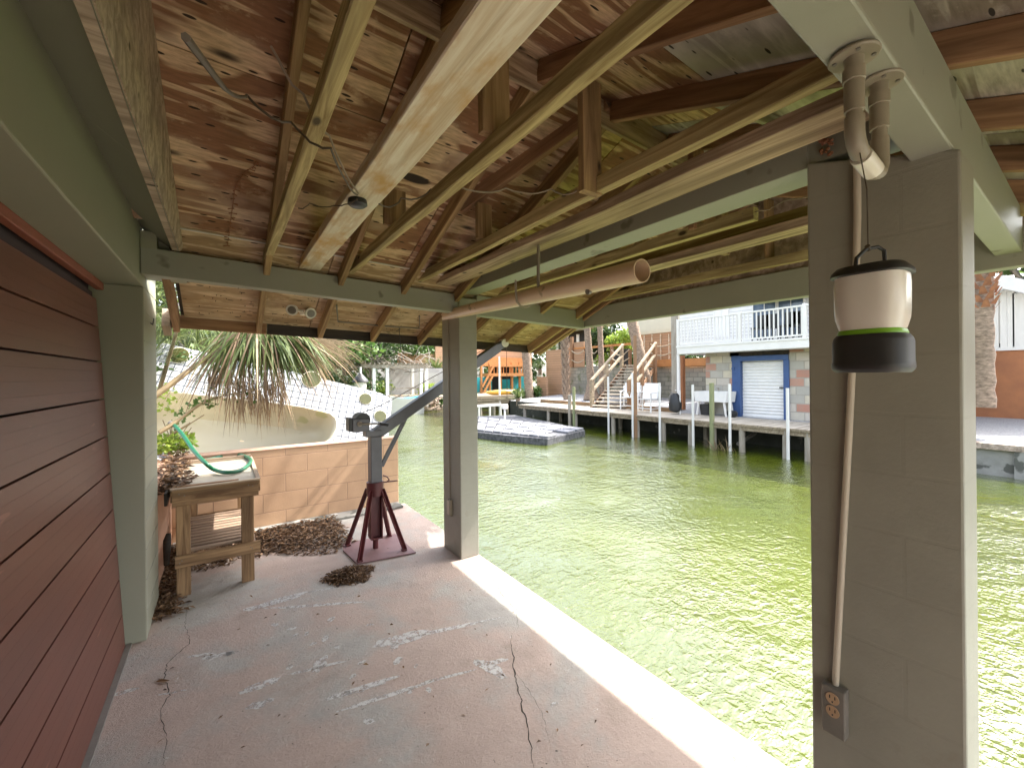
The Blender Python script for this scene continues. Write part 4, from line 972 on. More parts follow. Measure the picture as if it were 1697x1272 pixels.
# --- wooden dock
dk=thing('wooden_dock','long low plank dock on pilings along the far side of the canal','dock',(12.1,8,DZF))
yl=AX(858,669,DXF).y;yr=3.55
mb=MB();y=yr
while y<yl:
    mb.box((DXF,y,DZF-.035),(13.05,y+.135,DZF));y+=.142
mb.build('decking','deck',dk)
mb=MB().box((DXF+.02,yr,DZF-.17),(DXF+.06,yl,DZF-.037)).box((12.2,yr,DZF-.17),(12.25,yl,DZF-.037));mb.build('joist','deckedge',dk)
mb=MB().box((DXF-.012,yr,DZF-.06),(DXF+.018,yl,DZF-.005));mb.build('edge_board','deckedge',dk)
for i,px in enumerate((866,905,950,1012,1052,1095,1140,1178,1225,1298,1335)):
    p=AX(px,700,DXF);
    for xx in (DXF+.09,):
        MB().tube([(xx,p.y,-2.2),(xx,p.y,DZF-.04)],[.085,.075],10).build('piling','pile',dk,smooth=True)
for yy in (4.6,7.5,11.,14.5): MB().tube([(12.7,yy,-2.2),(12.7,yy,DZF-.04)],.08,8).build('piling','pile',dk,smooth=True)
# lower steps at the right end
MB().box((11.5,3.0,-.25),(12.6,3.5,-.20)).box((11.5,3.3,-.5),(11.56,3.5,-.25)).build('landing','deck',dk)
# white plastic poles and wooden piles standing in front of the dock
labs={1007:'white pole left of the dock stairs',1047:'white pole beside the tall brown dock post',1092:'white pole between the white chair and the bag',1147:'white pole left of the green piling',1208:'white pole right of the utility sink',1304:'white pole beside the right edge of the blue frame',862:'short white pole at the far left end of the dock',827:'tall white pole rising from the water by the kayak dock'}
for px,top,bot in ((1007,627,722),(1047,622,728),(1092,639,735),(1147,643,745),(1208,643,760),(1304,652,768)):
    X=DXF-.06;p=AX(px,700,X);zt=zat(p,px,top)
    r=.036
    tag(MB().tube([(X,p.y,-2),(X,p.y,zt)],r,12).build('dock_pole','whitepaint',smooth=True),labs[px],'pole','white poles along the dock')
for px,top,X in ((862,645,13.5),(827,590,12.6)):
    p=AX(px,680,X);tag(MB().tube([(X,p.y,-2),(X,p.y,zat(p,px,top))],.05,10).build('dock_pole','whitepaint',smooth=True),labs[px],'pole','white poles along the dock')
for px,top,w,mt,lb,z0 in ((1178.5,641,.065,'pilegreen','green treated wood piling before the utility sink',-2),(943,656,.07,'pile','weathered gray piling with a cut top at the dock edge',-2),(950,643,.06,'pilegreen','greenish wooden piling beside the weathered one on the dock',-2),(1052,560,.07,'postbrown','tall brown post rising from the dock to the upper deck',-2)):
    X=DXF+.02;p=AX(px,690,X);tag(MB().tube([(X,p.y,z0),(X,p.y,zat(p,px,top))],[w*1.05,w],4 if 'tall' in lb else 12).build('piling',mt,smooth='tall' not in lb),lb,'piling')
# timber edging behind the dock
tag(timber('timber_edging',(13.1,AX(1122,685,13.1).y,.27),(13.1,AX(896,664,13.1).y,.27),.12,.15,'fencew' if False else 'pt'),'brown landscape timber edging between dock and gravel','edging')
# --- house with blue framed roller door
hs=thing('house','white two storey house with stone ground floor over the dock','house',(13.3,6,.2))
HX=13.3
fb(1169,1224,592,694,HX,.3).build('stone_wall','coral',hs)
a=AX(1306,700,HX);MB().box((HX,2.2,.15),(HX+.3,a.y,AX(1300,588,HX).z)).build('stone_wall','coral',hs)
fb(1210,1309,588,597,HX,.28).build('lintel','darkwood',hs)
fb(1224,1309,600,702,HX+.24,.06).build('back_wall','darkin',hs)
fr_=MB();fb(1212,1226,597,697,HX-.05,.2,fr_);fb(1297,1306.5,605,705,HX-.05,.2,fr_);fb(1212,1306.5,597,605.5,HX-.053,.2,fr_)
fo=fr_.build('door_frame','blue',hs,bevel=.008)
# corrugated roller door
a=AX(1226,603,HX+.1);b=AX(1298,702,HX+.1);z0=.22;z1=AX(1262,605,HX+.1).z
mb=MB();n=70;vs=[]
for i in range(n+1):
    z=z0+(z1-z0)*i/n;x=HX+.1-.012*math.sin(i/n*2*math.pi*18);vs+=[(x,a.y,z),(x,b.y-.02,z)]
mb.add(vs,[(2*i,2*i+1,2*i+3,2*i+2) for i in range(n)]);mb.box((HX+.085,b.y,z0-.02),(HX+.125,a.y,z0+.03))
rd=mb.build('roller_door','white',hs,smooth=True)
q=AX(1294,651,HX+.05);MB().box((HX+.05,q.y-.05,q.z-.02),(HX+.09,q.y+.05,q.z+.02)).build('door_handle','black',hs)
q=AX(1215,618,HX-.06);MB().tube([(HX-.055,q.y,q.z),(HX-.075,q.y,q.z)],.05,12).build('wall_light','blue',hs)
# balcony slab and railing (projecting)
BX=12.7
a=AX(1122,590,BX);b=AX(1345,586,BX);yb0=2.2;yb1=a.y
zt=AX(1230,574,BX).z;zbm=AX(1230,589,BX).z
MB().box((BX,yb0,zbm),(17,yb1,zt)).build('balcony','whitepaint',hs,bevel=.01)
MB().box((BX-.02,yb0,zt-.05),(BX-.001,yb1+.01,zt+.01)).build('balcony_trim','whitepaint',hs)
rt=AX(1230,525,BX).z
rl=MB().box((BX+.02,yb0,rt-.045),(BX+.08,yb1,rt)).box((BX+.03,yb0,zt+.055),(BX+.07,yb1,zt+.10))
rl.build('railing','whitepaint',hs)
bl=MB();y=yb0+.05
while y<yb1-.03: bl.box((BX+.035,y,zt+.101),(BX+.065,y+.03,rt-.046));y+=.115
o=bl.build('baluster','whitepaint',hs);o['kind']='stuff'
for px in (1124,1226,1334):
    p=AX(px,570,BX);MB().box((BX+.0,p.y-.045,zt+.001),(BX+.09,p.y+.045,rt+.03)).build('railing_post','whitepaint',hs,bevel=.006)
# upper storey
UX=14.6
ux=AX(1128,540,UX)
MB().box((UX,2.2,zt+.002),(UX+4,ux.y,zt+3.4)).build('upper_wall','siding',hs)
for (x0,x1,y0,y1,mt) in ((1249,1287,503,566,'glass'),(1291,1333,500,566,'glass'),(1185,1207,520,566,'whitepaint')):
    f2=fb(x0,x1,y0,y1,UX-.03,.06).build('window',mt,hs)
    mb=MB();fb(x0-1.5,x0+.5,y0-1,y1,UX-.05,.05,mb);fb(x1-.5,x1+1.5,y0-1,y1,UX-.05,.05,mb);fb((x0+x1)/2-.6,(x0+x1)/2+.6,y0,y1,UX-.047,.04,mb)
    sub('window_frame',mb,'whitepaint',f2)
fb(1244,1343,492,500,UX-.9,.8).build('porch_roof','darkwood',hs)
MB().box((UX-.5,2.0,zt+3.4),(UX+4.5,ux.y+.4,zt+3.6)).build('roof','concw',hs)
# left return of the house: white post and brown post, open carport
mb=MB();p=AX(1124,640,BX+.05);MB().box((BX+.02,p.y-.04,.19),(BX+.10,p.y+.04,zbm-.001)).build('post','whitepaint',hs)
p=AX(1128,640,BX+1.0);MB().box((BX+1.0,p.y-.08,.25),(BX+1.16,p.y+.08,zbm-.001)).build('post','orangewall',hs)
# chairs glimpsed on the balcony
for px in (1262,1276,1310,1322):
    c=AX(px,560,BX+.8);t=thing('balcony_chair',{1262:'dark chair behind the balcony rail, leftmost of four',1276:'dark chair behind the balcony rail, second from the left',1310:'dark chair behind the balcony rail, third from the left',1322:'dark chair behind the balcony rail, rightmost of four'}[px],'chair',(c.x,c.y,zt),'chairs on the balcony')
    MB().box((c.x-.2,c.y-.2,zt+.40),(c.x+.2,c.y+.2,zt+.45)).build('seat','black',t);MB().box((c.x+.17,c.y-.2,zt+.451),(c.x+.2,c.y+.2,zt+.85)).build('backrest','black',t)
    for sx in (-.17,.17):
        for sy in (-.17,.17): MB().box((c.x+sx-.015,c.y+sy-.015,zt),(c.x+sx+.015,c.y+sy+.015,zt+.399)).build('leg','black',t)
# sink
sk_=thing('utility_sink','white double utility sink on splayed legs against the stone wall','sink',(12.85,AX(1182,690,12.85).y,.2))
a=AX(1154,657,12.85);b=AX(1209,672,12.85);sy=(a.y+b.y)/2;hw=(a.y-b.y)/2
zt_=AX(1182,655,12.85).z;zb_=AX(1182,672,12.85).z
mb=MB();o_=[(-.28,-hw),(.28,-hw),(.28,hw),(-.28,hw)]
def ringz(k,z): return [(12.95+x*k,sy+y*k,z) for x,y in o_]
vs=ringz(1,zt_)+ringz(.93,zb_)+ringz(.93,zt_)+ringz(.85,zb_+.03)
mb.add(vs,[(0,1,5,4),(1,2,6,5),(2,3,7,6),(3,0,4,7),(0,1,9,8),(1,2,10,9),(2,3,11,10),(3,0,8,11),(8,9,13,12),(9,10,14,13),(10,11,15,14),(11,8,12,15),(12,13,14,15),(4,5,6,7)])
mb.box((12.68,sy-.02,zb_+.02),(13.2,sy+.02,zt_-.01));mb.build('basin','white',sk_)
for sx in (12.75,13.15):
    for s_ in (-1,1): MB().bar((sx,sy+s_*hw*.75,zb_),(sx,sy+s_*hw*.88,.21),.05,.05).build('leg','whitepaint',sk_)
MB().tube([(13.2,sy,zt_),(13.2,sy,zt_+.09),(13.08,sy,zt_+.11)],.015,8).build('faucet','rodmetal',sk_)
# dark clutter below the sink
bk=AX(1193,690,12.9);tag(MB().lathe((12.9,bk.y-.35,.2),[(.10,0),(.16,.05),(.17,.14),(.12,.2)],12).build('bucket','black',smooth=True),'small black tub under the right end of the sink','tub')
tag(MB().lathe((13.0,bk.y+.55,.2),[(.15,0),(.20,.30),(.21,.34),(.19,.35)],14).build('bucket','charcoal',smooth=True),'dark bucket under the left end of the sink','bucket')
# backpack / bag by the post
bp=AX(1118,686,12.5);bg=thing('duffel_bag','black bag hung on a small frame at the dock corner by the house','bag',(12.5,bp.y,.2))
zt_=zat(bp,1118,655)
MB().lathe((12.5,bp.y,.26),[(.06,0),(.20,.06),(.21,.3),(.15,.55),(.08,zt_-.30)],14).build('bag_body','black',bg,smooth=True)
MB().tube([(12.35,bp.y+.1,.5),(12.32,bp.y+.12,.75),(12.4,bp.y+.05,zt_)],.015,6).build('strap','boxgray',bg)
for s_ in (-.18,): MB().tube([(12.5,bp.y+s_,.2),(12.5,bp.y+s_,zt_+.05),(12.5,bp.y,zt_+.06)],.018,8).build('frame','whitepaint',bg,smooth=True)
# white chair(s)
def chair(px,py,X,lab,rot):
    c=AX(px,py,X);t=thing('patio_chair',lab,'chair',(c.x,c.y,DZF+.02),'white chairs by the dock stairs')
    co_,si_=math.cos(rot),math.sin(rot);T=lambda x,y,z:(c.x+x*co_-y*si_,c.y+x*si_+y*co_,DZF+.02+z)
    k=1.12
    m_=MB();m_.bar(T(-.25*k,0,.46),T(.25*k,0,.42),.5*k,.03);m_.build('seat','white',t)
    m_=MB();m_.bar(T(.23*k,0,.45),T(.40*k,0,1.0),.52*k,.03,up=(co_,si_,0));m_.build('backrest','white',t)
    for s_ in (-1,1):
        y=.29*k*s_
        MB().bar(T(-.26*k,y,0),T(-.24*k,y,.66),.04,.045).build('leg','white',t)
        MB().bar(T(.28*k,y,0),T(.36*k,y,.9),.04,.045).build('leg','white',t)
        MB().bar(T(-.30*k,y,.67),T(.33*k,y,.70),.055,.03).build('arm','white',t)
        MB().bar(T(-.25*k,y,.12),T(.29*k,y,.12),.03,.03).build('stretcher','white',t)
    MB().bar(T(-.25*k,-.29*k,.14),T(-.25*k,.29*k,.14),.03,.03).build('stretcher','white',t)
chair(1070,690,12.3,'white patio chair with arms facing the canal right of the tall post',.15)
chair(1044,686,12.9,'second white patio chair half hidden behind the tall post',.5)
# --- retaining wall, upper deck, fences
RX_=17.2
tag(fb(936,1064,609,668,RX_,.35).build('retaining_wall','stonewall'),'gray block retaining wall behind the palms left of the stairs','retaining wall')
tag(fb(1074,1172,613,668,RX_,.35).build('retaining_wall','stonewall'),'mossy block retaining wall between the stairs and the house','retaining wall')
struct(MB().box((17.6,3.4,.4),(60,AX(938,640,RX_).y,AX(1000,612,RX_).z)).build('upper_ground','soil'))
tag(fb(905,933,581,664,16.6,.12).build('fence_panel','fencew'),'tall brown slat fence panel left of the shaggy palm','fence')
tag(fb(943,968,569,610,RX_-.1,.08).build('fence_panel','fencew'),'brown slat fence panel on the wall between the palms','fence')
tag(fb(889,905,625,668,15.6,.12).build('fence_panel','fencew'),'low brown wooden gate panel beside the gray palm trunk','fence')
up=thing('upper_fence','pinkish plywood screen fence with white battens above the wall','fence',(RX_+.4,10,3))
zz0=AX(1090,604,RX_+.4).z
fb(1058,1116,556,606,RX_+.4,.06).build('panel','fencew',up)
for px in (1068,1081,1095,1109): fb(px-.6,px+.6,558,604,RX_+.35,.05).build('batten','whiteboard',up)
fb(1058,1118,552,557,RX_+.3,.2).build('cap','roofbeige',up)
tag(fb(1075,1172,600,612,RX_-.25,.1).build('fascia_board','orange'),'brown rim board along the upper deck above the mossy wall','board')
tag(fb(942,1050,575,578.5,RX_-.12,.10).build('rail_beam','orange'),'brown top rail running between the palm trunks','rail')
# posts and rope rails
for k,(px,t_,b_,lb) in enumerate(((947,560,610,'slim brown rail post by the slat panel'),(1013,577,612,'brown rail post left of the dark opening'),(1043,583,612,'brown rail post at the top of the stairs'),(1078,571,612,'brown newel post right of the leaning palm'),(1114,560,612,'brown newel post next to the white house'))):
    tag(fb(px-1.6,px+1.6,t_,b_,RX_-.24,.14).build('rail_post','postbrown'),lb,'post','posts of the upper deck rail')
def rope(pts,lb):
    tag(MB().tube(cat(pts,5),.028,6).build('rope','rope',smooth=True),lb,'rope','rope rails of the upper deck')
rx=RX_-.3
for (x0,x1,y_,s_,lb) in ((1014,1043,583,9,'upper sagging rope over the dark opening'),(1014,1043,597,6,'lower sagging rope over the dark opening'),(1079,1113,575,4,'upper rope across the pink screen fence'),(1079,1113,589,5,'lower rope across the pink screen fence'),(948,968,583,5,'upper rope in front of the slat panel'),(948,968,598,5,'lower rope in front of the slat panel'),(980,990,584,4,'upper rope between two palm trunks'),(980,990,598,4,'lower rope between two palm trunks')):
    rope([AX(x0,y_,rx),AX((x0*2+x1)/3,y_+s_*.9,rx),AX((x0+2*x1)/3,y_+s_*.9,rx),AX(x1,y_,rx)],lb)
tag(fb(1014,1043,582,612,RX_+.3,.1).build('black_sheet','black'),'flat black sheet behind the sagging ropes','screen')  # flat black sheet filling the opening behind the ropes
# stairs from the dock up to the right
st=thing('stairs','open wooden stairs with handrails climbing from dock to upper deck','stairs',(12.9,11,.2))
b0=AX(1008,676,12.7);b0.z=.24;t0_=AX(1062,606,16.6)
n=13
dirh=Vector((t0_.x-b0.x,t0_.y-b0.y,0)).normalized();sdv=Vector((-dirh.y,dirh.x,0))
wd=.70
for i in range(n):
    t=(i+.3)/n;c=b0.lerp(t0_,t)
    MB().bar(c-sdv*wd,c+sdv*wd,.30,.05).build('tread','deck',st)
for s_ in (-1,1):
    MB().bar(b0+sdv*s_*(wd+.03)+Vector((0,0,-.12)),t0_+sdv*s_*(wd+.03)+Vector((0,0,-.12)),.05,.20).build('stringer','postbrown',st)
    for t in (.04,.42,.9):
        c=b0.lerp(t0_,t)+sdv*s_*(wd+.09);MB().box((c.x-.07,c.y-.07,c.z-.3 if t<.1 else c.z-.9),(c.x+.07,c.y+.07,c.z+1.05)).build('rail_post','postbrown' if s_<0 else 'deckedge',st)
    for hgt in (1.03,.55):
        MB().bar(b0.lerp(t0_,.02)+sdv*s_*(wd+.09)+Vector((0,0,hgt)),b0.lerp(t0_,.95)+sdv*s_*(wd+.09)+Vector((0,0,hgt)),.11,.08).build('handrail','deckedge',st)
# --- palms
def ptrunk(px0,py0,px1,py1,X,r0,r1,lab,mt='bark',boots=0,flare=0,crown=True,X1=None,gr='palm trunks beyond the dock'):
    a=AX(px0,py0,X);b=AX(px1,py1,X1 or X);t=thing('palm_tree',lab,'palm tree',a,gr)
    if crown: b=b+(b-a).normalized()*2.2
    n=26;pts=[];rs=[]
    for i in range(n+1):
        s=i/n;pts.append(a.lerp(b,s)+Vector((0,0,0))+Vector((.05*math.sin(s*3),.06*math.sin(s*2.3),0)));rs.append((r0+(r1-r0)*s)*(1+.08*math.sin(i*2.4))+flare*max(0,1-s*7)*.12)
    MB().tube(pts,rs,14).build('trunk',mt,t,smooth=True)
    if boots:
        mb=MB();k=0
        nb=90
        for i in range(nb):
            s=i/nb*boots if boots>0 else 1+boots*(1-i/nb)
            c=a.lerp(b,s);an=i*2.4;rr=r0+(r1-r0)*s
            dv=Vector((math.cos(an),math.sin(an),0));tv=Vector((-dv.y,dv.x,0))
            base=c+dv*rr*.9;tp=base+dv*rr*.75+Vector((0,0,rr*1.9))
            mb.add([base-tv*rr*.42,base+tv*rr*.42,tp+tv*rr*.12,tp-tv*rr*.12,base-tv*rr*.3+Vector((0,0,.12)),base+tv*rr*.3+Vector((0,0,.12))],[(0,1,2,3),(4,5,2,3),(0,4,3),(1,5,2)])
        mb.build('boots','boot' if mt!='bootred' else 'bootred',t)
    if crown:
        mb=MB()
        for i in range(34): fan(mb,b,(U(-1,1),U(-1,1),U(-.5,.9)),14,U(.9,1.5),.05,.8)
        mb.build('crown','frond',t)
    return t
random.seed(21)
ptrunk(938,664,937,548,14.6,.16,.19,'shaggy palm trunk covered in split gray boots','bark',.62)
ptrunk(980,665,975,548,15.0,.19,.15,'smooth palm trunk flaring into a reddish base',flare=2.)
ptrunk(998,664,996,548,15.4,.15,.12,'slim pale palm trunk just left of the stairs')
ptrunk(1072,652,1051,542,15.6,.27,.22,'thick gray palm trunk leaning left behind the white chair')
ptrunk(877,664,873,592,14.6,.26,.26,'stout gray trunk at the left end of the dock')
ptrunk(1625,690,1636,480,13.6,.22,.15,'palm trunk with rust red boots behind the near pillar','bark',0)
tg=[o for o in bpy.data.objects if o.name.startswith('palm_tree')][-1]
mb=MB();c=AX(1635,500,13.6)
for i in range(60):
    an=i*2.4;z=c.z-.42+i*.022;rr=.16+.10*(i/60);dv=Vector((math.cos(an),math.sin(an),0));tv=Vector((-dv.y,dv.x,0));ba=Vector((c.x,c.y,z))+dv*rr*.8
    tp=ba+dv*.10+Vector((0,0,.16));mb.add([ba-tv*.07,ba+tv*.07,tp+tv*.03,tp-tv*.03],[(0,1,2,3)])
mb.build('boots','bootred',tg)
# gray wooden pole by the house
tag(fb(1112.5,1120.5,520,660,13.2,.14).build('wooden_pole','pile'),'tall square gray pole standing next to the white house corner','pole')
# bushes behind
def bush(lab,c,r,n,size,mt,name='shrub',cat_='shrub',trunk=True,gr=None):
    t=thing(name,lab,cat_,(c[0],c[1],c[2]-r[2]),gr)
    mb=MB()
    for k in range(7):
        q=Vector(c)+Vector((U(-.6,.6)*r[0],U(-.6,.6)*r[1],U(-.5,.6)*r[2]));leafclump(mb,q,(r[0]*.6,r[1]*.6,r[2]*.55),n//7,size)
    mb.build('foliage',mt,t)
    if trunk: MB().tube([(c[0],c[1],c[2]-r[2]*1.3),(c[0],c[1],c[2])],[.08,.04],8).build('trunk','twig',t)
random.seed(31)
c=AX(998,575,19);bush('dark leafy bush behind the palm trunks',c,(1,1.2,1.2),2600,.22,'leafd')
c=AX(1022,570,18.2);bush('bright yellow green bush above the dark opening',c,(.8,.9,.75),1800,.2,'leafy')
c=AX(1003,600,17.9);bush('yellowish low shrub at the top of the wall',c,(.4,.5,.4),500,.15,'leafy')
# far house left of center with windows
h2=thing('house','dark house with white framed windows behind the palms','house',(23,22,0))
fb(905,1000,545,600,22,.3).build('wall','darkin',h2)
for x0,x1 in ((907,913),(921,925),(956,960)): fb(x0,x1,556,600,21.9,.08).build('window_frame','whitepaint',h2)
fb(900,1010,535,548,21.2,1.).build('roof','concw',h2)
fb(936,951,541,552,21.0,.1).build('awning','teal',h2)
h3=thing('house','low house with beige flat roof behind the pink screen fence','house',(24,12,3))
fb(1040,1135,520,552,22,4).build('roof','roofbeige',h3);fb(1030,1125,552,575,22.5,3).build('wall','orange',h3)
# spiky yucca plants by the fence
for px,py,X,lb in ((917,583,17.2,'spiky yucca behind the tall slat panel'),(895,612,16.4,'spiky plant with long leaves beside the gray palm trunk'),(893,640,15.8,'low spiky plant at the gate panel'),(858,660,13.0,'clump of strap leaves at the dock end'),(722,612,27.8,'big grassy ponytail palm on the far bank')):
    c=AX(px,py,X) if X<20 else AY(px,py,X)
    mb=MB();sz=1.1 if X<20 else 1.9
    for i in range(90 if X<20 else 260): blade(mb,c,(U(-1,1),U(-1,1),U(.1,1.4)),sz*U(.5,1),.05,U(.6,1.4),5,Vector((U(-1,1),U(-1,1),0)))
    t=thing('spiky_plant',lb,'plant',c);mb.build('leaves','frond',t);MB().tube([c-Vector((0,0,1.2 if X>20 else .4)),c],.12,8).build('stem','bark',t)
# --- orange stairs house, teal wall, kayak
oh=thing('orange_deck','orange stained deck and stairs on a teal house across the canal','deck',(14,24,0))
def fy(x0,x1,yt,yb,Y,th=.1,mb=None):
    a=AY(x0,yb,Y);b=AY(x1,yb,Y);c=AY((x0+x1)/2,yt,Y);d_=AY((x0+x1)/2,yb,Y);mb=mb or MB();mb.box((a.x,Y,d_.z),(b.x,Y+th,c.z));return mb
OY=24
fy(780,882,560,592,OY+3,.2).build('upper_wall','fencew',oh)
fy(785,882,592,606,OY+1,1.5).build('wall','orange',oh)
fy(780,815,624,650,OY+.6,.2).build('wall','teal',oh);fy(850,874,624,650,OY+.6,.2).build('wall','teal',oh);fy(815,850,606,652,OY+2.2,.2).build('wall','darkin',oh);fy(832,845,628,650,OY+1.2,.2).build('wall','teal',oh)
for px in (798,812,830,849,862): fy(px-1.2,px+1.2,600,652,OY,.15).build('post','orange',oh)
fy(812,874,604,607.5,OY-.1,.1).build('rail','orange',oh);fy(812,874,618,623,OY-.1,1.).build('floor_edge','orange',oh)
for i in range(12):
    px=814+i*5.2;fy(px-.4,px+.4,607,618,OY-.08,.05).build('baluster','orange',oh)
a=AY(799,640,OY-.1);b=AY(818,606,OY-.1)
for k in (0,-.9): MB().bar(a+Vector((0,0,k*.6)),b+Vector((0,0,k*.6)),.08,.12).build('stair_rail','orange',oh)
for i in range(9):
    c=a.lerp(b,i/9)+Vector((.1,.2,-.55));MB().box((c.x-.15,c.y,c.z),(c.x+.2,c.y+.9,c.z+.05)).build('tread','deck',oh)
kd=thing('kayak_dock','low gray dock below the orange deck','dock',(12,20,0))
KY=19.4
mb=MB();a=AY(790,656,KY);b=AY(850,656,KY)
for i in range(3): mb.box((a.x-1.5,KY+i*.02,.30-i*.14),(b.x+.3,KY+.08+i*.02,.41-i*.14))
mb.box((a.x-1.5,KY,.41),(b.x+.3,22.5,.45));mb.build('decking','deckedge',kd)
for px in (796,818,840): 
    p=AY(px,680,KY+.1);MB().tube([(p.x,KY+.15,-2),(p.x,KY+.15,.4)],.09,8).build('piling','pile',kd)
a=AY(803,650,20.2);b=AY(862,650,20.2);mid=(a+b)/2
mb=MB();L_=(b.x-a.x)
mb.tube([(a.x+L_*t,20.2,.58+.06*abs(2*t-1)**3) for t in [i/12 for i in range(13)]],[.02+.15*math.sin(math.pi*min(1,max(0,i/12)))**.6 for i in range(13)],12)
tag(mb.build('kayak','kayak',smooth=True),'orange yellow kayak lying on the low gray dock','kayak')
# floating modular dock
fl=thing('floating_dock','gray modular floating dock with crumbling black sides','floating dock',(9.5,14,-.4))
c0=AZ(775,688,-.33);c1=AZ(775,712,-.33);c2=AZ(905,727,-.33);c3=AZ(968,714,-.33);c4=AZ(852,687,-.33)
polytop=[c0,c1,AZ(845,721,-.33),c2,c3,AZ(925,703,-.33),c4]
MB().prism([Vector((p.x,p.y,-.60)) for p in polytop],(0,0,.262)).build('side','floats',fl,bevel=.03)
# modules on top
e1=(c2-c1);e1.z=0
mb=MB();nx,ny=9,4
for i in range(nx):
    for j in range(ny):
        u0,u1=(i+.05)/nx,(i+.95)/nx;v0,v1=(j+.08)/ny,(j+.92)/ny
        def Q(u,v): return c1.lerp(c2,u).lerp(c0.lerp(c3,u),v)
        if i==nx-1 and j==1: continue
        mb.prism([(Q(a_,b_).x,Q(a_,b_).y,-.335) for a_,b_ in ((u0,v0),(u1,v0),(u1,v1),(u0,v1))],(0,0,.06+.012*((i+j)%2)))
mb.build('float_module','floatm',fl,bevel=.02)
p=AZ(835,700,-.27);pz=MB().tube([p,Vector((p.x,p.y,.25))],.035,8).lathe((p.x,p.y,.25),[(.05,0),(.13,.03),(.13,.14),(.06,.2)],12)
tag(pz.build('dock_cleat_post','whitepaint',smooth=True),'short white capped stand on the floating dock','stand')
rk=thing('boat_rack','white low rail rack floating in front of the kayak dock','rack',AZ(800,685,-.4))
p0=AY(780,673,18.0);p1=AY(840,670,18.0)
MB().bar(p0,p1,.08,.08).bar(p0+Vector((0,.6,0)),p1+Vector((0,.6,0)),.08,.08).build('rail','whitepaint',rk)
for t in (.2,.5,.8):
    c=p0.lerp(p1,t);MB().box((c.x-.04,c.y-.04,-1),(c.x+.04,c.y+.04,c.z-.03)).build('post','whitepaint',rk)
# debris under dock
mb=MB();random.seed(41)
c=AX(1195,752,DXF-.2)
for i in range(26): blade(mb,(c.x+U(-.1,.2),c.y+U(-.35,.3),-.55),(U(-.5,.2),U(-.6,.6),U(.4,1)),U(.25,.55),.03,.9)
tag(mb.build('palm_debris','frondtan'),'dead palm fronds stuck in the water under the dock','palm debris')
tag(MB().tube([AX(1221,743,DXF+.3),AX(1250,725,DXF+1.3)],.05,10).build('drain_pipe','boxgray'),'gray drain pipe sloping under the dock','pipe')
# --- right hand bank behind the near pillar
tag(MB().box((12.60,-6,-.02),(12.9,3.38,.095)).build('cap_board','fascia' if False else 'rough2'),'brown cap board on the right seawall','cap board')
mb=MB()
for i in range(12):
    y=3.3-i*.75;mb.box((12.62,y-.10,-2),(12.70,y+.10,-.021))
tag(mb.build('sheet_ribs','seawall'),'vertical ribs of the right seawall','seawall rib')
rh=thing('house','white porch house above the rust colored wall on the right','house',(17,2,1))
PX=17
a=AX(1636,690,PX)
MB().box((PX,-12,.2),(PX+.25,3.35,AX(1665,597,PX).z)).build('base_wall','orangewall',rh)
zb2=AX(1665,597,PX).z
MB().box((PX-.05,-12,zb2+.001),(PX+.3,3.35,zb2+.09)).build('sill','whitepaint',rh)
for px in (1641,1650,1664,1676,1685,1697):
    p=AX(px,560,PX);ztp=zat(p,px,510 if px<1680 else 540)
    MB().box((PX+.05,p.y-.06,zb2+.09),(PX+.17,p.y+.06,ztp+.6)).build('post','whitepaint',rh)
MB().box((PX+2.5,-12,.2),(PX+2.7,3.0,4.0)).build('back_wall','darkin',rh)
# gable roof edge (white fascia falling to the right)
pA=AX(1622,478,PX-.3);pB=AX(1668,478,PX-.3);pC=AX(1760,600,PX-.3)
pk=AX(1666,472,PX-.3)
MB().prism([(PX-.3,pk.y,pk.z),(PX-.3,pk.y-3.6,pk.z-1.9),(PX-.3,pk.y-3.6,pk.z-2.2),(PX-.3,pk.y,pk.z-.35),(PX-.3,pk.y+1.6,pk.z-1.2),(PX-.3,pk.y+1.6,pk.z-.9)],(3.4,0,0)).build('roof','concw',rh)
MB().prism([(PX+.1,pk.y,pk.z-.36),(PX+.1,pk.y-2.6,pk.z-1.75),(PX+.1,pk.y-2.6,pk.z-1.85),(PX+.1,pk.y+1.5,pk.z-1.7),(PX+.1,pk.y+1.5,pk.z-1.2)],(.06,0,0)).build('gable','whitepaint',rh)
# --- far left: pergola, white wall, blue boat
pg2=thing('pergola','weathered white pergola over a ramshackle dock on the far bank','pergola',(8,25,0))
PY=24.5
zt2=AY(680,606,PY).z
for px in (619,641,683,697,706): 
    a=AY(px,660,PY+(0 if px not in (683,) else 1.5));MB().box((a.x-.09,a.y-.09,-.4),(a.x+.09,a.y+.09,zt2-.01)).build('post','whitepaint',pg2)
a=AY(598,603,PY);b=AY(712,603,PY)
MB().box((a.x,PY-.1,zt2),(b.x,PY+.1,zt2+.18)).box((a.x,PY+1.6,zt2),(b.x,PY+1.8,zt2+.18)).build('beam','pile',pg2)
mb=MB()
for i in range(16): x=a.x+(b.x-a.x)*(i+.5)/16;mb.bar((x,PY-.5,zt2+.22+U(0,.05)),(x+U(-.2,.2),PY+2.4,zt2+.25),.07,.07)
mb.build('slats','pile',pg2)
MB().box((AY(640,600,PY+2.2).x,PY+2.2,-.1),(AY(738,600,PY+2.2).x,PY+2.3,AY(700,607,PY+2.2).z)).build('back_wall','weather',pg2)
fy(655,700,638,641,PY+.1,.05).build('rail','pile',pg2);fy(640,735,652,655,PY-.1,2.).build('floor','deckedge',pg2)
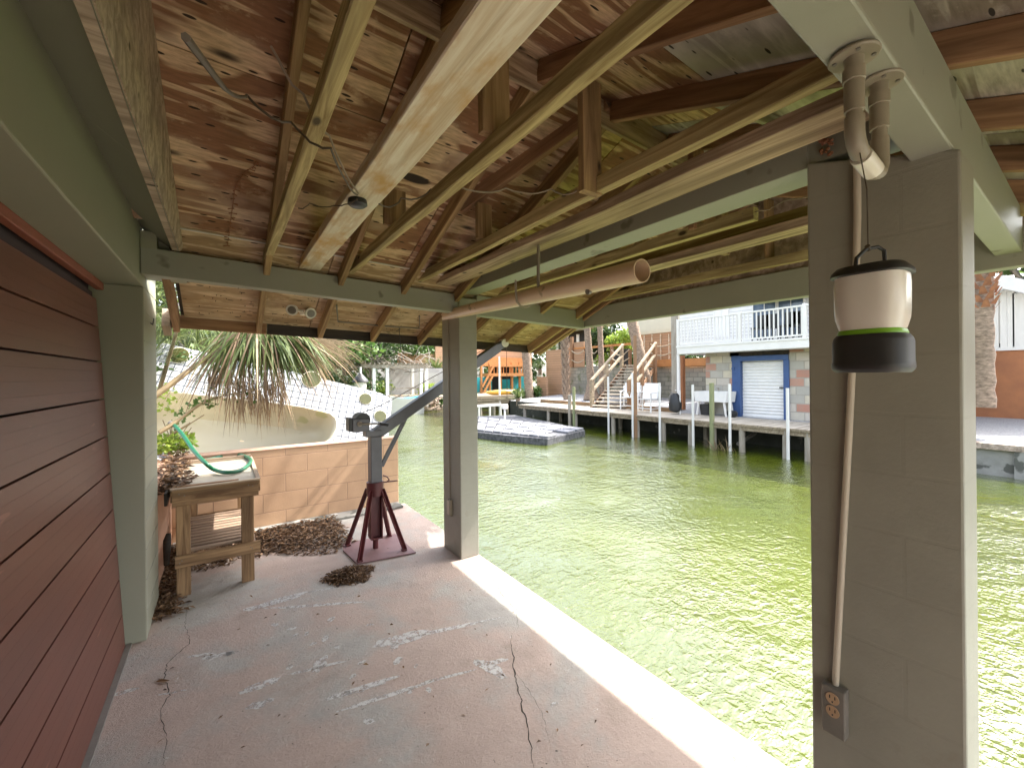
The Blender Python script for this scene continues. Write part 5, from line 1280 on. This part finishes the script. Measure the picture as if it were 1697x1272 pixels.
# debris pile at the waterline
mb=MB();random.seed(51)
for i in range(150):
    c=AY(U(655,735),U(655,682),U(23.2,24.2));c.z=max(c.z,-.5);mb.bar(c,c+Vector((U(-.8,.8),U(-.3,.3),U(-.25,.35))),U(.03,.09),U(.03,.09))
o=mb.build('driftwood','rough2');tag(o,'heap of driftwood and broken boards below the pergola','driftwood',kind='stuff')
bt=thing('small_boat','small boat with bright blue inside moored by the far bank','boat',AY(675,665,22.5))
a=AY(650,667,22.3);b=AY(703,667,22.3);bz=AY(672,662,22.6).z+.34;L_=b.x-a.x
mb=MB();n=16;vs=[]
for i in range(n+1):
    t=i/n;w_=.62*math.sin(math.pi*(.08+.84*t))**.5;x=a.x-.2+L_*1.1*t;zc=bz-.12+.10*abs(2*t-1)**2
    vs+=[(x,22.6-w_*.7,-.6),(x,22.6-w_,zc),(x,22.6+w_,zc),(x,22.6+w_*.7,-.6)]
fs=[]
for i in range(n):
    for j in (0,2): fs.append((4*i+j,4*i+j+1,4*i+5+j,4*i+4+j))
fs+= [(0,1,2,3),(4*n,4*n+1,4*n+2,4*n+3)]
mb.add(vs,fs);mb.build('hull','whitepaint',bt,smooth=True)
mb=MB();vs=[]
for i in range(n+1):
    t=i/n;w_=.56*math.sin(math.pi*(.08+.84*t))**.5;x=a.x-.2+L_*1.1*t;vs+=[(x,22.6-w_,bz-.14+.1*abs(2*t-1)**2),(x,22.6+w_*.5,bz-.3),(x,22.6+w_,bz-.14+.1*abs(2*t-1)**2)]
mb.add(vs,[(3*i+j,3*i+j+1,3*i+4+j,3*i+3+j) for i in range(n) for j in (0,1)]);mb.build('deck','boatblue',bt,smooth=True)
# background house with white roof, brown wall
h4=thing('house','low house with long white roof edge above the pergola','house',(12,32,0))
fy(724,800,552,558,31,3).build('roof','concw',h4);fy(730,800,558,572,32,2).build('wall','darkin',h4)
fy(722,738,570,606,30.5,.2).build('wall','fencew',h4);fy(660,722,583,604,30.8,.2).build('wall','fencew',h4)
# greenhouse-ish white fence at the right of the pergola
tag(fy(702,733,615,650,26.3,.12).build('fence_panel','weather'),'pale fence panels behind the grassy palm','fence')
# trees of the far bank
def tree(lab,px,py,D_,h,r,mt,trk=.14,dens=2600,size=.28,gr='trees on the far bank',seed=0):
    random.seed(seed);c=AY(px,py,D_);t=thing('tree',lab,'tree',(c.x,c.y,.1),gr)
    lim=[]
    tm=MB();top=Vector((c.x+U(-.4,.4),c.y,h*.62));tm.tube([(c.x,c.y,0),(c.x+U(-.2,.2),c.y,h*.3),top],[trk,trk*.8,trk*.5],9)
    mb=MB()
    for k in range(11):
        e=Vector((c.x+U(-1,1)*r,c.y+U(-1,1)*r*.8,h*U(.45,1.)));s=Vector((c.x,c.y,h*U(.2,.55)));tm.tube([s,s.lerp(e,.5)+Vector((0,0,.15)),e],[trk*.4,trk*.25,trk*.08],6)
        leafclump(mb,e,(r*U(.3,.55),r*U(.3,.5),h*U(.08,.17)),dens//11,size)
    tm.build('trunk','twig',t,smooth=True);mb.build('crown',mt,t)
tree('gray green tree above the left part of the pergola',612,600,29,6.5,2.6,'leafd',seed=1)
tree('leaning tree with pale bare trunk behind the pergola',640,600,30.5,7.5,2.4,'leafd',.2,1700,seed=2)
tree('light green tree left of the white roof',668,600,31,7,2.1,'leafg',seed=3)
tree('dense tree above the spa shell',575,600,27,6,2.6,'leafd',seed=4,dens=3200)
tree('round light green tree at the far left of the bank',530,600,26,5.5,2.8,'leafg',seed=5)
tree('tall dark tree behind the white roofed house',745,600,38,10,3.4,'leafd',.25,seed=6,dens=3000)
tree('tall tree behind the orange deck',800,600,40,10,3.6,'leafg',.25,seed=7,dens=3000)
tree('dark tree showing left behind the spa shell',430,600,18,6,3.2,'leafd',seed=8,dens=3200)
tree('broad tree behind the fan palms at the far left',330,600,15,6,3.4,'leafd',seed=9,dens=3200)
random.seed(61)
for px,py,Y_,r_,mt,lb in ((600,640,25,1.0,'leafg','green shrub left of the pergola posts'),(640,645,27,1.0,'leafy','yellow green shrub under the pergola'),(705,650,25.2,.75,'leafy','yellow shrub hanging below the white wall'),(730,655,24.8,.9,'leafg','green shrub at the far seawall beside the pillar'),(575,632,24.5,1.1,'leafd','dark shrub behind the spa corner')):
    c=AY(px,py,Y_);bush(lb,c,(r_,r_*.7,r_*.8),900,.16,mt)
for px,py,X_,lb in ((860,655,14.2,'leafy green shrub between kayak dock and dock end'),(885,652,15.2,'small green shrub at the foot of the gate panel')):
    c=AX(px,py,X_);bush(lb,c,(.5,.55,.45),700,.14,'leafg')
# street light like lamp with dark shade at the spa corner
lp=thing('dock_lamp','small lamp post with dark bell shade on the far bank','lamp',AY(597,660,20))
a=AY(597,660,20);zl=AY(597,628,20).z
MB().tube([(a.x,20,-.3),(a.x,20,zl+.7)],.05,8).build('post','whitepaint',lp);MB().lathe((a.x,20,zl),[(.36,0),(.34,.10),(.16,.30),(.05,.42)],18).build('lamp_shade','charcoal',lp,smooth=True)
MB().lathe((a.x,20,zl-.42),[(.24,0),(.27,.415)],14).build('lamp_glass','whitepaint',lp,smooth=True)
# trees for the sky line on the right and beyond
random.seed(71)
def atree(lab,x,y,h,r,mt,seed,dens=2600,size=.35):
    random.seed(seed);t=thing('tree',lab,'tree',(x,y,.4),'trees behind the houses');tm=MB();tm.tube([(x,y,0),(x,y,h*.6)],[.25,.14],9);mb=MB()
    for k in range(10):
        e=Vector((x+U(-1,1)*r,y+U(-1,1)*r,h*U(.5,1.)));s=Vector((x,y,h*U(.3,.55)));tm.tube([s,e],[.1,.03],6);leafclump(mb,e,(r*.5,r*.5,h*.13),dens//10,size)
    tm.build('trunk','twig',t);mb.build('crown',mt,t)
atree('green tree behind the white porch house',27,1.5,10,3.2,'leafg',1);atree('olive tree right of the white porch house',24,-1.5,9,3,'leafd',2)
atree('tall tree behind the white house with the balcony',30,9,12,4,'leafd',3);atree('tree behind the beige roofed house',32,17,11,4,'leafg',4)

# dense woods far behind everything
random.seed(81);mb=MB()
for i in range(70):
    x=U(-25,70);y=U(46,62) if x<38 else U(5,50)
    h=U(5,9);leafclump(mb,(x,y,h*.5),(U(2,3.5),U(1.5,2.5),h*.55),150,.9)
for i in range(26):
    x=U(-8,1.0);y=U(14,26);h=U(2.5,5);leafclump(mb,(x,y,h*.5),(U(1,2),U(1,2),h*.5),150,.35)
tag(mb.build('far_woods','leafd'),'mass of dark green woods behind the houses and canal','woods',kind='stuff')
# tangled bare branches over the pergola
mb=MB()
for i in range(46):
    p=AY(U(600,715),U(575,612),U(24.6,27.5));d=Vector((U(-1,1),U(-.3,.3),U(-.5,.8))).normalized();pts=[p]
    for k in range(4): d=(d+Vector((U(-.5,.5),U(-.2,.2),U(-.6,.3)))).normalized();pts.append(pts[-1]+d*U(.3,.6))
    mb.tube(pts,[.035,.03,.022,.015,.008],5)
tag(mb.build('bare_branches','twig'),'tangle of bare gray branches hanging over the pergola','branches',kind='stuff')
# ================================================================ camera, light
cam=bpy.data.cameras.new('camera');co=bpy.data.objects.new('camera',cam);C.objects.link(co)
cam.sensor_width=36;cam.lens=36*F/1697;cam.shift_x=0;cam.shift_y=-(636-CY)/1697;cam.clip_end=500;cam.clip_start=.02
f=Vector((FW[0],FW[1],0));r=Vector((RT[0],RT[1],0));u=Vector((0,0,1))
rr=r*math.cos(RO)-u*math.sin(RO);uu=r*math.sin(RO)+u*math.cos(RO)
co.matrix_world=Matrix(((rr.x,uu.x,-f.x,0),(rr.y,uu.y,-f.y,0),(rr.z,uu.z,-f.z,H),(0,0,0,1)))
bpy.context.scene.camera=co
SUN_EL=math.radians(51);saz=math.radians(-8)   # from +X, slightly towards -Y
sd=Vector((math.cos(saz)*math.cos(SUN_EL),math.sin(saz)*math.cos(SUN_EL),math.sin(SUN_EL)))
L=bpy.data.lights.new('sun','SUN');L.energy=2.0;L.angle=math.radians(.6);L.color=(1,.95,.88)
lo=bpy.data.objects.new('sun',L);C.objects.link(lo);lo.rotation_euler=sd.to_track_quat('Z','Y').to_euler()
w=bpy.data.worlds.new('World');bpy.context.scene.world=w;w.use_nodes=True
n=w.node_tree;bg=n.nodes['Background'];sk=n.nodes.new('ShaderNodeTexSky');sk.sky_type='NISHITA';sk.sun_disc=False
sk.sun_elevation=SUN_EL;sk.sun_rotation=math.radians(90)-saz;sk.air_density=1.;sk.dust_density=3.5;sk.ozone_density=.6
hs_=n.nodes.new('ShaderNodeHueSaturation');hs_.inputs['Saturation'].default_value=.5;n.links.new(sk.outputs[0],hs_.inputs['Color']);n.links.new(hs_.outputs[0],bg.inputs[0]);bg.inputs[1].default_value=.15
s=bpy.context.scene
s.view_settings.view_transform='Standard';s.view_settings.look='None';s.view_settings.exposure=EXPO;s.view_settings.gamma=1
s.cycles.max_bounces=10;s.cycles.diffuse_bounces=7;s.cycles.transparent_max_bounces=12;s.cycles.caustics_reflective=False;s.cycles.caustics_refractive=False
s.cycles.sample_clamp_indirect=6
